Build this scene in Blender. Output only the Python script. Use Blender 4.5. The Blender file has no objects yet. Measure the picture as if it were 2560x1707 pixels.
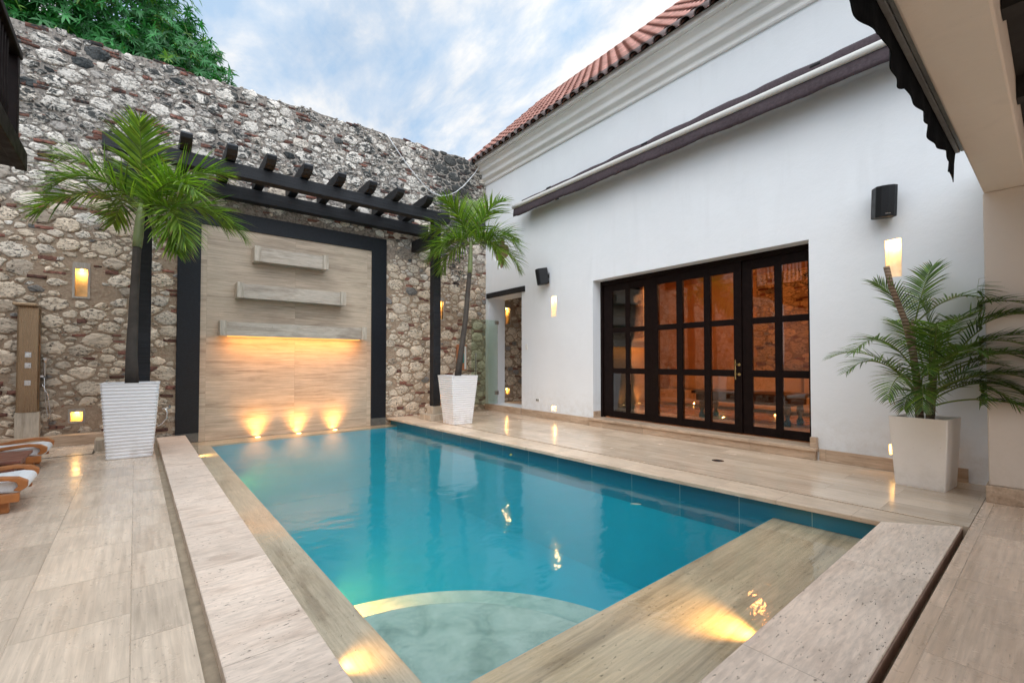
import bpy, bmesh, math, random
from mathutils import Vector, Matrix, noise as mnoise
R = math.radians
sc = bpy.context.scene
COL = sc.collection
rnd = random.Random(7)

# ------------------------------------------------------------------ helpers
class MB:
    """collects geometry for ONE mesh object"""
    def __init__(s): s.v = []; s.f = []; s.m = []; s.c = []; s.cur = (1, 1, 1, 1)
    def vert(s, p): s.v.append(tuple(p)); s.c.append(s.cur); return len(s.v) - 1
    def face(s, idx, mi=0): s.f.append(tuple(idx)); s.m.append(mi)
    def poly(s, pts, mi=0): s.face([s.vert(p) for p in pts], mi)
    def box(s, x0, x1, y0, y1, z0, z1, mi=0):
        a = [s.vert(p) for p in ((x0,y0,z0),(x1,y0,z0),(x1,y1,z0),(x0,y1,z0),(x0,y0,z1),(x1,y0,z1),(x1,y1,z1),(x0,y1,z1))]
        for q in ((0,3,2,1),(4,5,6,7),(0,1,5,4),(1,2,6,5),(2,3,7,6),(3,0,4,7)): s.face([a[i] for i in q], mi)
    def prism(s, pts, axis, a0, a1, mi=0):
        """pts: closed 2-D outline, swept along axis from a0 to a1"""
        def mk(p, a): return {'x': (a, p[0], p[1]), 'y': (p[0], a, p[1]), 'z': (p[0], p[1], a)}[axis]
        A = [s.vert(mk(p, a0)) for p in pts]; B = [s.vert(mk(p, a1)) for p in pts]; n = len(pts)
        for i in range(n): s.face((A[i], A[(i+1) % n], B[(i+1) % n], B[i]), mi)
        s.face(A[::-1], mi); s.face(B, mi)
    def tube(s, pts, rad, n=8, mi=0, cap=True):
        pts = [Vector(p) for p in pts]; rings = []
        if not hasattr(rad, '__len__'): rad = [rad] * len(pts)
        up = None
        for i, p in enumerate(pts):
            d = (pts[min(i+1, len(pts)-1)] - pts[max(i-1, 0)]).normalized()
            if up is None: up = Vector((0,0,1)) if abs(d.z) < .9 else Vector((1,0,0))
            sd = d.cross(up).normalized(); up = sd.cross(d).normalized()
            rings.append([s.vert(p + (sd*math.cos(2*math.pi*k/n) + up*math.sin(2*math.pi*k/n)) * rad[i]) for k in range(n)])
        for a, b in zip(rings, rings[1:]):
            for k in range(n): s.face((a[k], a[(k+1) % n], b[(k+1) % n], b[k]), mi)
        if cap: s.face(rings[0][::-1], mi); s.face(rings[-1], mi)
    def lathe(s, prof, n=20, mi=0, o=(0,0,0)):
        rings = [[s.vert((o[0]+r*math.cos(2*math.pi*k/n), o[1]+r*math.sin(2*math.pi*k/n), o[2]+z)) for k in range(n)] for r, z in prof]
        for a, b in zip(rings, rings[1:]):
            for k in range(n): s.face((a[k], a[(k+1) % n], b[(k+1) % n], b[k]), mi)
        s.face(rings[0][::-1], mi); s.face(rings[-1], mi)
    def build(s, name, mats, parent=None, smooth=False, bevel=0, loc=None, rotz=0):
        me = bpy.data.meshes.new(name); me.from_pydata(s.v, [], s.f)
        mats = mats if isinstance(mats, (list, tuple)) else [mats]
        for m in mats: me.materials.append(m)
        me.polygons.foreach_set('material_index', s.m)
        if smooth: me.polygons.foreach_set('use_smooth', [True] * len(s.f))
        at = me.color_attributes.new('Col', 'FLOAT_COLOR', 'POINT')
        at.data.foreach_set('color', [x for c in s.c for x in c])
        bm = bmesh.new(); bm.from_mesh(me)
        if not getattr(s, 'keep', False): bmesh.ops.recalc_face_normals(bm, faces=bm.faces)
        bm.to_mesh(me); bm.free(); me.update()
        o = bpy.data.objects.new(name, me); COL.objects.link(o)
        if parent is not None: o.parent = parent
        if loc is not None: o.location = loc
        o.rotation_euler.z = rotz
        if bevel:
            b = o.modifiers.new('bevel', 'BEVEL'); b.width = bevel; b.segments = 2; b.limit_method = 'ANGLE'; b.angle_limit = R(40)
        return o

def empty(name, loc=(0,0,0), rotz=0):
    o = bpy.data.objects.new(name, None); o.empty_display_size = .1; COL.objects.link(o)
    o.location = loc; o.rotation_euler.z = rotz; return o
def tag(o, label, cat, group=None):
    o['label'] = label; o['category'] = cat
    if group: o['group'] = group
    return o
def struct(o): o['kind'] = 'structure'; return o
def copy_tree(o, parent=None):
    c = o.copy(); COL.objects.link(c); c.parent = parent
    for ch in o.children: copy_tree(ch, c)
    return c
def lamp(name, kind, parent, loc, energy, color, size=.03, rot=None, **kw):
    l = bpy.data.lights.new(name, kind); l.energy = energy; l.color = color
    if kind == 'AREA': l.shape = 'RECTANGLE'; l.size = kw.pop('sx', .1); l.size_y = kw.pop('sy', .1)
    elif kind != 'SUN': l.shadow_soft_size = size
    for k, v in kw.items(): setattr(l, k, v)
    o = bpy.data.objects.new(name, l); COL.objects.link(o); o.parent = parent; o.location = loc
    if rot is not None: o.rotation_euler = Vector(rot).to_track_quat('-Z', 'Y').to_euler()
    return o
WARM = (1, .55, .16)

def holed_sheet(mb, outer, holes, fn, mi=0):
    """flat sheet with holes: outlines are 2-D loops, fn lifts (a, b) to 3-D"""
    bm = bmesh.new()
    for loop in [outer] + holes:
        vs = [bm.verts.new((p[0], p[1], 0)) for p in loop]
        for i in range(len(vs)): bm.edges.new((vs[i], vs[(i+1) % len(vs)]))
    bmesh.ops.triangle_fill(bm, edges=bm.edges[:], use_beauty=True, use_dissolve=False)
    bm.verts.index_update(); base = len(mb.v)
    for v in bm.verts: mb.vert(fn(v.co.x, v.co.y))
    for f in bm.faces: mb.face([base + v.index for v in f.verts], mi)
    bm.free()
def rect(a0, a1, b0, b1): return [(a0,b0),(a1,b0),(a1,b1),(a0,b1)]

# ------------------------------------------------------------------ materials
class MT:
    def __init__(s, name):
        s.mat = bpy.data.materials.new(name); s.mat.use_nodes = True; s.t = s.mat.node_tree; s.t.nodes.clear()
        s.out = s.t.nodes.new('ShaderNodeOutputMaterial')
    def n(s, typ, ins=None, **props):
        nd = s.t.nodes.new('ShaderNode' + typ)
        for k, v in props.items(): setattr(nd, k, v)
        for k, v in (ins or {}).items():
            if isinstance(v, bpy.types.NodeSocket): s.t.links.new(v, nd.inputs[k])
            else: nd.inputs[k].default_value = v
        return nd
    def ramp(s, fac, stops, interp='LINEAR'):
        nd = s.t.nodes.new('ShaderNodeValToRGB'); s.t.links.new(fac, nd.inputs[0]); e = nd.color_ramp.elements
        nd.color_ramp.interpolation = interp
        while len(e) < len(stops): e.new(.5)
        for i, (p, c) in enumerate(stops):
            e[i].position = p; e[i].color = (c, c, c, 1) if not hasattr(c, '__len__') else (*c, 1)
        return nd.outputs[0]
    def mix(s, fac, a, b, blend='MIX'):
        nd = s.t.nodes.new('ShaderNodeMix'); nd.data_type = 'RGBA'; nd.blend_type = blend
        for i, v in ((0, fac), (6, a), (7, b)):
            if isinstance(v, bpy.types.NodeSocket): s.t.links.new(v, nd.inputs[i])
            else: nd.inputs[i].default_value = v if i == 0 else ((*v, 1) if len(v) == 3 else v)
        return nd.outputs[2]
    def math(s, op, a, b=0.0, c=None, clamp=False):
        nd = s.t.nodes.new('ShaderNodeMath'); nd.operation = op; nd.use_clamp = clamp
        for i, v in enumerate((a, b) if c is None else (a, b, c)):
            if isinstance(v, bpy.types.NodeSocket): s.t.links.new(v, nd.inputs[i])
            else: nd.inputs[i].default_value = v
        return nd.outputs[0]
    def co(s): return s.n('TexCoord').outputs['Object']
    def scl(s, vec, sc_, loc=(0,0,0), rot=(0,0,0)):
        return s.n('Mapping', {'Vector': vec, 'Scale': sc_, 'Location': loc, 'Rotation': rot}).outputs[0]
    def noise(s, vec, scale=1, detail=4, rough=.55, dist=0):
        return s.n('TexNoise', {'Vector': vec, 'Scale': scale, 'Detail': detail, 'Roughness': rough, 'Distortion': dist}).outputs[0]
    def bump(s, h, dist=.01, strength=1, normal=None):
        ins = {'Height': h, 'Distance': dist, 'Strength': strength}
        if normal is not None: ins['Normal'] = normal
        return s.n('Bump', ins).outputs[0]
    def pbr(s, **ins):
        nd = s.n('BsdfPrincipled'); m = {'color': 'Base Color', 'rough': 'Roughness', 'metal': 'Metallic', 'normal': 'Normal', 'spec': 'Specular IOR Level', 'emit': 'Emission Color', 'estr': 'Emission Strength', 'coat': 'Coat Weight', 'trans': 'Transmission Weight'}
        for k, v in ins.items():
            i = nd.inputs[m[k]]
            if isinstance(v, bpy.types.NodeSocket): s.t.links.new(v, i)
            else: i.default_value = (*v, 1) if hasattr(v, '__len__') else v
        return nd.outputs[0]
    def done(s, surf, vol=None):
        if surf is not None: s.t.links.new(surf, s.out.inputs[0])
        if vol is not None: s.t.links.new(vol, s.out.inputs[1])
        return s.mat

def m_plain(name, col, rough=.5, metal=0, nscale=20, var=.15, bump=.002, spec=.5):
    m = MT(name); c = m.co(); n = m.noise(c, nscale, 5)
    f = m.ramp(n, [(.25, 1 - var), (.75, 1 + var)])
    return m.done(m.pbr(color=m.mix(1, (*col,), f, 'MULTIPLY'), rough=m.ramp(m.noise(c, nscale*.6, 3), [(.3, max(.02, rough-.08)), (.7, min(1, rough+.08))]), metal=metal, spec=spec, normal=m.bump(n, bump)))
def m_emit(name, col, st):
    m = MT(name); return m.done(m.n('Emission', {'Color': (*col, 1), 'Strength': st}).outputs[0])

def m_plaster(name, col, bump=.006, stain=.06):
    m = MT(name); c = m.co()
    big = m.noise(c, .9, 4, .6); fine = m.noise(c, 22, 6, .7); mid = m.noise(c, 5, 4, .6)
    f = m.ramp(big, [(.3, 1-stain), (.7, 1)])
    col_ = m.mix(1, col, f, 'MULTIPLY')
    drip = m.noise(m.scl(c, (3.5, 3.5, .5)), 1, 6, .65, .6)
    col_ = m.mix(m.ramp(big, [(.45, 0), (.6, .8)]), col_, m.mix(1, col_, m.ramp(drip, [(.32, 1-stain), (.5, 1)]), 'MULTIPLY'))
    zz = m.n('SeparateXYZ', {0: c}).outputs[2]
    splash = m.math('MULTIPLY', m.ramp(m.noise(c, 7, 6, .7), [(.42, 0), (.66, 1)]), m.n('MapRange', {'Value': zz, 'From Min': .15, 'From Max': .75, 'To Min': .28, 'To Max': 0.}).outputs[0])
    col_ = m.mix(splash, col_, (.42,.36,.28))
    specks = m.ramp(m.noise(c, 60, 2, .5), [(.24, .8), (.29, 1)])
    col_ = m.mix(.5, col_, m.mix(1, col_, specks, 'MULTIPLY'))
    h = m.math('ADD', m.math('MULTIPLY', fine, .35), mid)
    return m.done(m.pbr(color=col_, rough=.85, spec=.2, normal=m.bump(h, bump, .8)))

def m_trav(name, cols, axis='y', tile=None, off=.5, plane='xy', rough=(.14, .34), pit=.5, bump=.0015, vs=1.0, joint=.55, tvar=.12, jw=.0025, swap=False, va=(1.2, 6), dist=.9, fc=(.80,1.08)):
    """travertine: long veins along one axis, pits, optional slabs with fine joints"""
    m = MT(name); c = m.co()
    rv = None; jf = None
    if tile:
        if plane == 'xz': v = m.scl(c, (1,1,1), rot=(R(-90),0,0))
        elif plane == 'yz':
            sp = m.n('SeparateXYZ', {0: c}).outputs; v = m.n('CombineXYZ', {0: sp[1], 1: sp[2], 2: 0.0}).outputs[0]
        else: v = c
        if swap:
            sp = m.n('SeparateXYZ', {0: v}).outputs; v = m.n('CombineXYZ', {0: sp[1], 1: sp[0], 2: 0.0}).outputs[0]
        wv = m.noise(v, 2.2, 2); 
        b = m.n('TexBrick', {'Vector': v, 'Color1': (0,0,0,1), 'Color2': (1,1,1,1), 'Mortar': (.5,.5,.5,1), 'Scale': 1, 'Mortar Size': jw, 'Mortar Smooth': .3, 'Bias': 0, 'Brick Width': tile[0], 'Row Height': tile[1]}, offset=off, offset_frequency=2)
        rv = m.n('SeparateColor', {0: b.outputs[0]}).outputs[0]; jf = b.outputs[1]
    lv, fv = va; k = {'x': (lv, 7, 7), 'y': (7, lv, 7), 'z': (7, 7, lv)}[axis]; k2 = {'x': (fv, 55, 55), 'y': (55, fv, 55), 'z': (55, 55, fv)}[axis]
    vec = c
    if rv is not None:
        o = m.n('CombineXYZ', {0: m.math('MULTIPLY', rv, 13.), 1: m.math('MULTIPLY', rv, 29.), 2: m.math('MULTIPLY', rv, 7.)}).outputs[0]
        vec = m.n('VectorMath', {0: c, 1: o}, operation='ADD').outputs[0]
    big = m.noise(m.scl(vec, tuple(x*vs for x in k)), 1, 9, .62, dist)
    fine = m.noise(m.scl(vec, tuple(x*vs for x in k2)), 1, 5, .6, .4)
    blot = m.noise(vec, 1.7, 5, .6)
    col = m.ramp(big, [(.28, cols[2]), (.43, cols[1]), (.56, cols[0]), (.75, cols[1])])
    col = m.mix(1, col, m.ramp(fine, [(.32, fc[0]), (.66, fc[1])]), 'MULTIPLY')
    col = m.mix(1, col, m.ramp(blot, [(.3, .86), (.7, 1.07)]), 'MULTIPLY')
    if rv is not None: col = m.mix(1, col, m.ramp(rv, [(0, 1-tvar), (1, 1+tvar*.6)]), 'MULTIPLY')
    k3 = tuple(26 if x < 5 else 72 for x in k)
    pn = m.noise(m.scl(vec, k3), 1, 3, .6)
    pm = m.ramp(pn, [(.30, 1), (.36, 0)])
    pm = m.math('MULTIPLY', pm, m.ramp(m.noise(vec, 3.1, 3), [(.38, .12*pit), (.62, pit)]))
    col = m.mix(pm, col, tuple(x*.38 for x in cols[2]))
    h = m.math('SUBTRACT', m.math('MULTIPLY', fine, .35), pm)
    if jf is not None:
        col = m.mix(m.math('MULTIPLY', jf, joint), col, tuple(x*.42 for x in cols[2])); h = m.math('SUBTRACT', h, jf)
    ro = m.ramp(m.noise(vec, 2.6, 5, .6), [(.3, rough[0]), (.7, rough[1])])
    ro = m.math('ADD', ro, m.math('MULTIPLY', pm, .4))
    return m.done(m.pbr(color=col, rough=ro, normal=m.bump(h, bump), spec=.5))

TR_FLOOR = [(.72,.57,.43), (.66,.51,.375), (.55,.41,.29)]
TR_GREY = [(.70,.58,.46), (.65,.53,.415), (.57,.45,.345)]
TR_KERB = [(.77,.645,.54), (.70,.575,.475), (.55,.43,.345)]
TR_LEDGE = [(.66,.48,.30), (.54,.38,.23), (.30,.20,.11)]
TR_PANEL = [(.62,.50,.375), (.53,.42,.31), (.36,.27,.19)]
M = {}
M['deck'] = m_trav('deck_travertine', TR_GREY, 'y', (.62,.44), plane='xy', rough=(.16,.36), vs=1., swap=True, tvar=.16, va=(.6,2.5), dist=.3, pit=.85, joint=.35)
M['walk'] = m_trav('walkway_travertine', TR_FLOOR, 'y', (1.05,.34), plane='xy', rough=(.10,.28), swap=True, tvar=.12, joint=.3, va=(.5,2.5), dist=.3, pit=.8)
M['gallery_floor'] = m_trav('gallery_travertine', [(.78,.58,.43), (.72,.52,.375), (.60,.42,.29)], 'x', (1.1,.42), rough=(.18,.36), tvar=.12, joint=.35, va=(.5,2.5), dist=.3, pit=.8)
M['kerb'] = m_trav('kerb_travertine', TR_KERB, 'x', (9.,1.15), rough=(.4,.6), pit=1.3, bump=.003, vs=.9, joint=.35, tvar=.1, va=(2.2, 12), dist=.6)
TR_NEAR = [(.88,.71,.57), (.82,.645,.51), (.68,.51,.39)]
M['kerb_near'] = m_trav('near_kerb_travertine', TR_NEAR, 'x', (1.45,3.), rough=(.35,.55), pit=1.3, bump=.003, vs=.9, joint=.35, tvar=.08, va=(1.8, 9), dist=.7)
M['kerb_y'] = m_trav('coping_travertine', TR_FLOOR, 'y', (.58,3.), rough=(.3,.5), pit=.6, swap=True, joint=.45)
M['ledge'] = m_trav('wet_ledge_travertine', [(.58,.47,.34), (.48,.38,.27), (.30,.225,.15)], 'y', None, rough=(.3,.5), pit=1.2, vs=1.4, va=(.7,3), dist=.4)
M['shelf'] = m_trav('wet_shelf_travertine', TR_LEDGE, 'x', None, rough=(.3,.5), pit=1.2, vs=1.2, va=(.6,3), dist=.45)
M['panel'] = m_trav('panel_travertine', TR_PANEL, 'x', (1.52,1.9), plane='xz', rough=(.35,.5), pit=.35, vs=1.25, joint=.25, tvar=.05, off=0, va=(.7, 1.6), dist=.5, fc=(.72,1.10))
M['trough'] = m_trav('trough_travertine', [(.52,.45,.37),(.42,.35,.28),(.27,.22,.17)], 'x', None, rough=(.4,.55), pit=.5)
M['block'] = m_trav('block_travertine', [(.55,.48,.39),(.45,.38,.3),(.32,.26,.2)], 'z', None, rough=(.4,.6), pit=.4)
M['base'] = m_trav('baseboard_travertine', [(.58,.43,.31),(.48,.34,.235),(.32,.215,.14)], 'x', (.95,2.), plane='xz', rough=(.35,.5), pit=.5)
M['white'] = m_plaster('white_plaster', (.775,.80,.83))
M['cornice'] = m_plaster('cornice_plaster', (.80,.79,.77), stain=.10)
M['cream'] = m_plaster('cream_plaster', (.66,.575,.50), stain=.08)
M['niche_white'] = m_plain('niche_plaster', (.8,.74,.62), .8)
M['niche_stone'] = m_plain('niche_ochre_stone', (.62,.46,.24), .7, nscale=12, var=.25)
M['niche_frame'] = m_trav('niche_frame_travertine', [(.42,.37,.31),(.36,.31,.26),(.27,.22,.18)], 'z', None, rough=(.5,.7))
M['blackwood'] = m_plain('black_stained_wood', (.006,.007,.010), .5, nscale=9, var=.4, bump=.003, spec=.3)
def m_timber(name, c0, c1, rough):
    m = MT(name); c = m.co(); ns = [m.noise(m.scl(c, k), 1, 6, .65, .6) for k in ((1.5, 45, 45), (45, 1.5, 45))]
    n = m.math('MULTIPLY', ns[0], m.math('ADD', ns[1], .5)); big = m.noise(c, 2.2, 4)
    col = m.mix(1, m.ramp(n, [(.32, c0), (.68, c1)]), m.ramp(big, [(.3, .6), (.7, 1.5)]), 'MULTIPLY')
    return m.done(m.pbr(color=col, rough=m.ramp(n, [(.3, rough), (.7, rough+.2)]), spec=.3, normal=m.bump(n, .006)))
M['blackwood'] = m_timber('black_stained_timber', (.004,.005,.007), (.020,.021,.025), .4)
M['doorwood'] = m_plain('dark_mahogany', (.008,.004,.0035), .5, nscale=14, var=.4, spec=.1)
M['granite'] = m_plain('black_granite', (.007,.009,.013), .38, nscale=45, var=.5, bump=.0003, spec=.3)
M['teak'] = m_plain('orange_teak', (.36,.13,.035), .42, nscale=12, var=.3)
M['redwood'] = m_plain('reddish_brown_wood', (.20,.075,.05), .45, nscale=10, var=.3)
M['cushion'] = m_plain('white_canvas', (.72,.74,.76), .9, nscale=90, var=.06)
def m_steel():
    m = MT('brushed_steel'); c = m.co(); n = m.noise(m.scl(c, (160, 160, 3)), 1, 3)
    nd = m.n('BsdfPrincipled', {'Base Color': (.36,.25,.155,1), 'Metallic': 1., 'Roughness': m.ramp(n, [(.3,.2),(.7,.34)])})
    return m.done(nd.outputs[0])
M['steel'] = m_steel()
M['chrome'] = m_plain('chrome', (.7,.7,.7), .15, 1)
M['brass'] = m_plain('brass', (.75,.58,.28), .25, 1)
def m_pot(name, col, amt=.5):
    m = MT(name); c = m.co(); zz = m.n('SeparateXYZ', {0: c}).outputs[2]; n = m.noise(c, 6, 7, .7)
    scuff = m.math('MULTIPLY', m.ramp(n, [(.46, 0), (.68, 1)]), m.n('MapRange', {'Value': zz, 'From Min': 0., 'From Max': .3, 'To Min': amt, 'To Max': .04}).outputs[0])
    spots = m.ramp(m.noise(c, 48, 3), [(.24, .55), (.29, 0)])
    cc = m.mix(m.math('MAXIMUM', scuff, spots), col, (.30,.25,.19))
    return m.done(m.pbr(color=cc, rough=.5, normal=m.bump(n, .003)))
M['planter'] = m_pot('white_scuffed_planter', (.80,.80,.82))
M['planter_plain'] = m_pot('offwhite_planter', (.87,.82,.77), .25)
M['soil'] = m_plain('dark_soil', (.025,.018,.012), .95, nscale=60, var=.5, bump=.01)
M['blackplastic'] = m_plain('black_plastic', (.009,.0095,.011), .5, spec=.3)
M['grille'] = m_plain('speaker_grille', (.008,.009,.011), .6, nscale=160, var=.6, spec=.3)
M['whiteplastic'] = m_plain('white_plastic', (.72,.71,.68), .4, var=.04)
M['alu'] = m_plain('white_aluminium', (.66,.65,.62), .35, var=.05)
M['greyalu'] = m_plain('grey_aluminium', (.30,.31,.31), .4, .3)
M['awning'] = m_plain('dark_purple_canvas', (.055,.038,.045), .85, nscale=30, var=.3)
M['awning_black'] = m_plain('black_canvas', (.004,.005,.007), .95, nscale=30, var=.3, spec=.1)
M['channel'] = m_plain('channel_mortar', (.30,.24,.17), .7, nscale=14, var=.3)
M['rust'] = m_plain('brown_stone_edge', (.22,.13,.09), .6, nscale=12, var=.35)
M['rope'] = m_plain('white_cable', (.7,.72,.74), .6)
M['orange'] = m_plain('orange_plaster', (.62,.42,.26), .8, nscale=3, var=.12)
M['sofa'] = m_plain('cream_upholstery', (.62,.54,.46), .9, nscale=40, var=.08)
M['darkwood'] = m_plain('dark_table_wood', (.05,.035,.028), .35, nscale=12, var=.3)
M['bluevase'] = m_plain('blue_glazed_ceramic', (.08,.13,.2), .15, nscale=9, var=.5)
M['black'] = m_plain('dark_ceiling_timber', (.012,.010,.009), .8, nscale=8, var=.4)
M['bulb'] = m_emit('lamp_glow', (1, .70, .30), 14)
M['bulb_soft'] = m_emit('led_strip_glow', (1, .45, .10), 2.0)
M['bark_palm'] = None

def m_tilepool():
    m = MT('blue_pool_tile'); c = m.co()
    sp = m.n('SeparateXYZ', {0: c}).outputs
    v = m.n('CombineXYZ', {0: m.math('ADD', sp[0], sp[1]), 1: sp[2], 2: 0.0}).outputs[0]
    b = m.n('TexBrick', {'Vector': v, 'Color1': (.016,.15,.23,1), 'Color2': (.024,.185,.27,1), 'Mortar': (.25,.42,.42,1), 'Scale': 1, 'Mortar Size': .003, 'Brick Width': .62, 'Row Height': .62}, offset=0)
    return m.done(m.pbr(color=b.outputs[0], rough=.3, normal=m.bump(m.noise(c, 4, 2), .004)))
M['tile'] = m_tilepool()
def m_basin():
    m = MT('pool_plaster'); c = m.co()
    col = m.ramp(m.noise(c, 1.6, 5, .6), [(.3, (.002,.35,.47)), (.7, (.004,.42,.54))])
    return m.done(m.pbr(color=col, rough=.6))
M['basin'] = m_basin()
def m_step():
    m = MT('mottled_step_stone'); c = m.co()
    n = m.noise(c, 4.2, 8, .65, .6)
    col = m.ramp(n, [(.30, (.24,.28,.225)), (.48, (.40,.45,.37)), (.7, (.52,.56,.47))])
    return m.done(m.pbr(color=col, rough=.6, normal=m.bump(n, .004)))
M['step'] = m_step()
def m_water():
    m = MT('pool_water'); c = m.co()
    h = m.math('ADD', m.noise(m.scl(c, (1, 1.6, 1)), 2.4, 3, .5, .4), m.math('MULTIPLY', m.noise(c, 13, 3, .6), m.ramp(m.noise(c, .9, 2), [(.45, .04), (.68, .28)])))
    nrm = m.bump(h, .012, .55)
    back = m.n('NewGeometry').outputs['Backfacing']
    ior = m.n('MapRange', {'Value': back, 'To Min': 1.33, 'To Max': 1/1.33}).outputs[0]
    fr = m.n('Fresnel', {'IOR': ior, 'Normal': nrm}).outputs[0]
    gl = m.n('BsdfGlossy', {'Color': (.95,.98,1,1), 'Roughness': .065, 'Normal': nrm}).outputs[0]
    tr = m.n('BsdfTransparent', {'Color': (.96,.99,1,1)}).outputs[0]
    mx = m.n('MixShader', {0: fr, 1: tr, 2: gl}).outputs[0]
    ab = m.n('VolumeAbsorption', {'Color': (.02,.74,.85,1), 'Density': .34}).outputs[0]
    vs = m.n('VolumeScatter', {'Color': (.12,.95,1,1), 'Density': .22, 'Anisotropy': .2}).outputs[0]
    return m.done(mx, m.n('AddShader', {0: ab, 1: vs}).outputs[0])
M['water'] = m_water()
def m_glass(name, tint, ior=1.5, rough=.0, gain=1.0):
    m = MT(name); c = m.co()
    nrm = m.bump(m.noise(c, 1.3, 2), .004, .4)
    fr = m.math('MULTIPLY', m.n('Fresnel', {'IOR': ior, 'Normal': nrm}).outputs[0], gain, clamp=True)
    gl = m.n('BsdfGlossy', {'Color': (1,1,1,1), 'Roughness': rough, 'Normal': nrm}).outputs[0]
    tr = m.n('BsdfTransparent', {'Color': (*tint, 1)}).outputs[0]
    return m.done(m.n('MixShader', {0: fr, 1: tr, 2: gl}).outputs[0])
M['pane'] = m_glass('amber_tinted_glass', (.86,.70,.55), 1.6, 0, 1.5)
M['clear'] = m_glass('green_clear_glass', (.86,.93,.87), 1.45)

def m_stone():
    m = MT('rubble_stone'); c = m.co()
    at = m.n('Attribute', attribute_name='Col').outputs[0]
    z = m.n('SeparateXYZ', {0: c}).outputs[2]
    n1 = m.noise(m.scl(c, (7, 7, 16), rot=(0, R(14), 0)), 1, 8, .7, .8); n2 = m.noise(c, 26, 5, .7); n3 = m.noise(c, 1.1, 4, .6)
    col = m.mix(1, at, m.ramp(n1, [(.3, .62), (.5, 1.0), (.7, 1.18)]), 'MULTIPLY')
    pits = m.ramp(m.noise(m.scl(c, (24, 24, 38)), 1, 5, .75), [(.40, 1), (.46, 0)])
    pits = m.math('MULTIPLY', pits, m.ramp(m.noise(c, 5, 3), [(.38, .1), (.56, .9)]))
    col = m.mix(pits, col, (.05,.045,.042))
    # black algae: grows high on the wall and down two damp streaks
    hi = m.n('MapRange', {'Value': z, 'From Min': 2.9, 'From Max': 5.2, 'To Min': -.15, 'To Max': .07}).outputs[0]
    x = m.n('SeparateXYZ', {0: c}).outputs[0]
    damp = m.n('MapRange', {'Value': m.math('ABSOLUTE', m.math('SUBTRACT', x, 6.35)), 'From Min': 0.1, 'From Max': .8, 'To Min': .17, 'To Max': 0.}).outputs[0]
    a = m.math('ADD', m.math('ADD', m.math('ADD', m.noise(m.scl(c, (5, 5, 8), loc=(3,1,2)), 1, 9, .74, 1.2), m.math('MULTIPLY', n3, .3)), hi), m.math('MULTIPLY', damp, m.n('MapRange', {'Value': z, 'From Min': 1.4, 'From Max': 2.6}).outputs[0]))
    am = m.ramp(a, [(.705, 0), (.775, .93)])
    col = m.mix(am, col, (.028,.034,.036))
    h = m.math('ADD', n1, m.math('MULTIPLY', n2, .5)); h = m.math('SUBTRACT', h, m.math('MULTIPLY', pits, .7))
    return m.done(m.pbr(color=col, rough=.85, spec=.25, normal=m.bump(h, .022, .9)))
M['stone'] = m_stone()
def m_mortar():
    m = MT('lime_mortar'); c = m.co()
    z = m.n('SeparateXYZ', {0: c}).outputs[2]
    up = m.n('MapRange', {'Value': m.math('ADD', z, m.math('MULTIPLY', m.noise(c, .8, 3), 1.4)), 'From Min': 3.6, 'From Max': 5.2}).outputs[0]
    n = m.noise(c, 16, 8, .7)
    lo = m.ramp(n, [(.3, (.28,.20,.14)), (.7, (.46,.355,.26))]); hi = m.ramp(n, [(.36, (.06,.06,.06)), (.56, (.38,.34,.30))])
    chips = m.ramp(m.noise(m.scl(c, (9, 9, 30)), 1, 3), [(.66, 0), (.7, .8)])
    col = m.mix(chips, m.mix(up, lo, hi), (.24,.085,.05))
    return m.done(m.pbr(color=col, rough=.95, spec=.15, normal=m.bump(n, .03)))
M['mortar'] = m_mortar()
def m_leaf(name, tint=(1,1,1), rough=.4, tl=.3):
    m = MT(name); at = m.n('Attribute', attribute_name='Col').outputs[0]; c = m.co()
    col = m.mix(1, m.mix(1, at, tint, 'MULTIPLY'), m.ramp(m.noise(c, 9, 3), [(.3, .75), (.7, 1.2)]), 'MULTIPLY')
    p = m.pbr(color=col, rough=rough, spec=.4)
    t = m.n('BsdfTranslucent', {'Color': m.mix(1, col, (1.1,1.5,.6), 'MULTIPLY')}).outputs[0]
    return m.done(m.n('MixShader', {0: tl, 1: p, 2: t}).outputs[0])
M['leaf_palm'] = m_leaf('palm_leaf'); M['leaf_mango'] = m_leaf('mango_leaf', rough=.45, tl=.25)
def m_trunk(name, c0, c1, sc_=30):
    m = MT(name); c = m.co()
    w = m.n('TexWave', {'Vector': c, 'Scale': sc_, 'Distortion': 1.2, 'Detail': 2, 'Detail Scale': 1.5}, bands_direction='Z').outputs[1]
    col = m.mix(1, m.ramp(w, [(.2, c0), (.6, c1)]), m.ramp(m.noise(c, 7, 5), [(.3,.7),(.7,1.2)]), 'MULTIPLY')
    return m.done(m.pbr(color=col, rough=.8, normal=m.bump(w, .006)))
M['bark_palm'] = m_trunk('ringed_palm_bark', (.05,.042,.036), (.10,.082,.068), 22)
M['bark_areca'] = m_trunk('pale_ringed_stem', (.14,.09,.06), (.25,.18,.12), 9)
M['crownshaft'] = m_plain('green_crownshaft', (.20,.24,.10), .5, nscale=6, var=.2)
M['stemgreen'] = m_plain('yellow_green_stalk', (.17,.20,.045), .5, nscale=8, var=.2)
M['bark'] = m_plain('tree_bark', (.10,.07,.05), .9, nscale=14, var=.4, bump=.02)
def m_tileroof():
    m = MT('clay_roof_tile'); c = m.co()
    at = m.n('Attribute', attribute_name='Col').outputs[0]
    col = m.mix(1, at, m.ramp(m.noise(c, 9, 5), [(.3,.75),(.7,1.15)]), 'MULTIPLY')
    return m.done(m.pbr(color=col, rough=.8, normal=m.bump(m.noise(c, 20, 4), .006)))
M['rooftile'] = m_tileroof()
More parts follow.
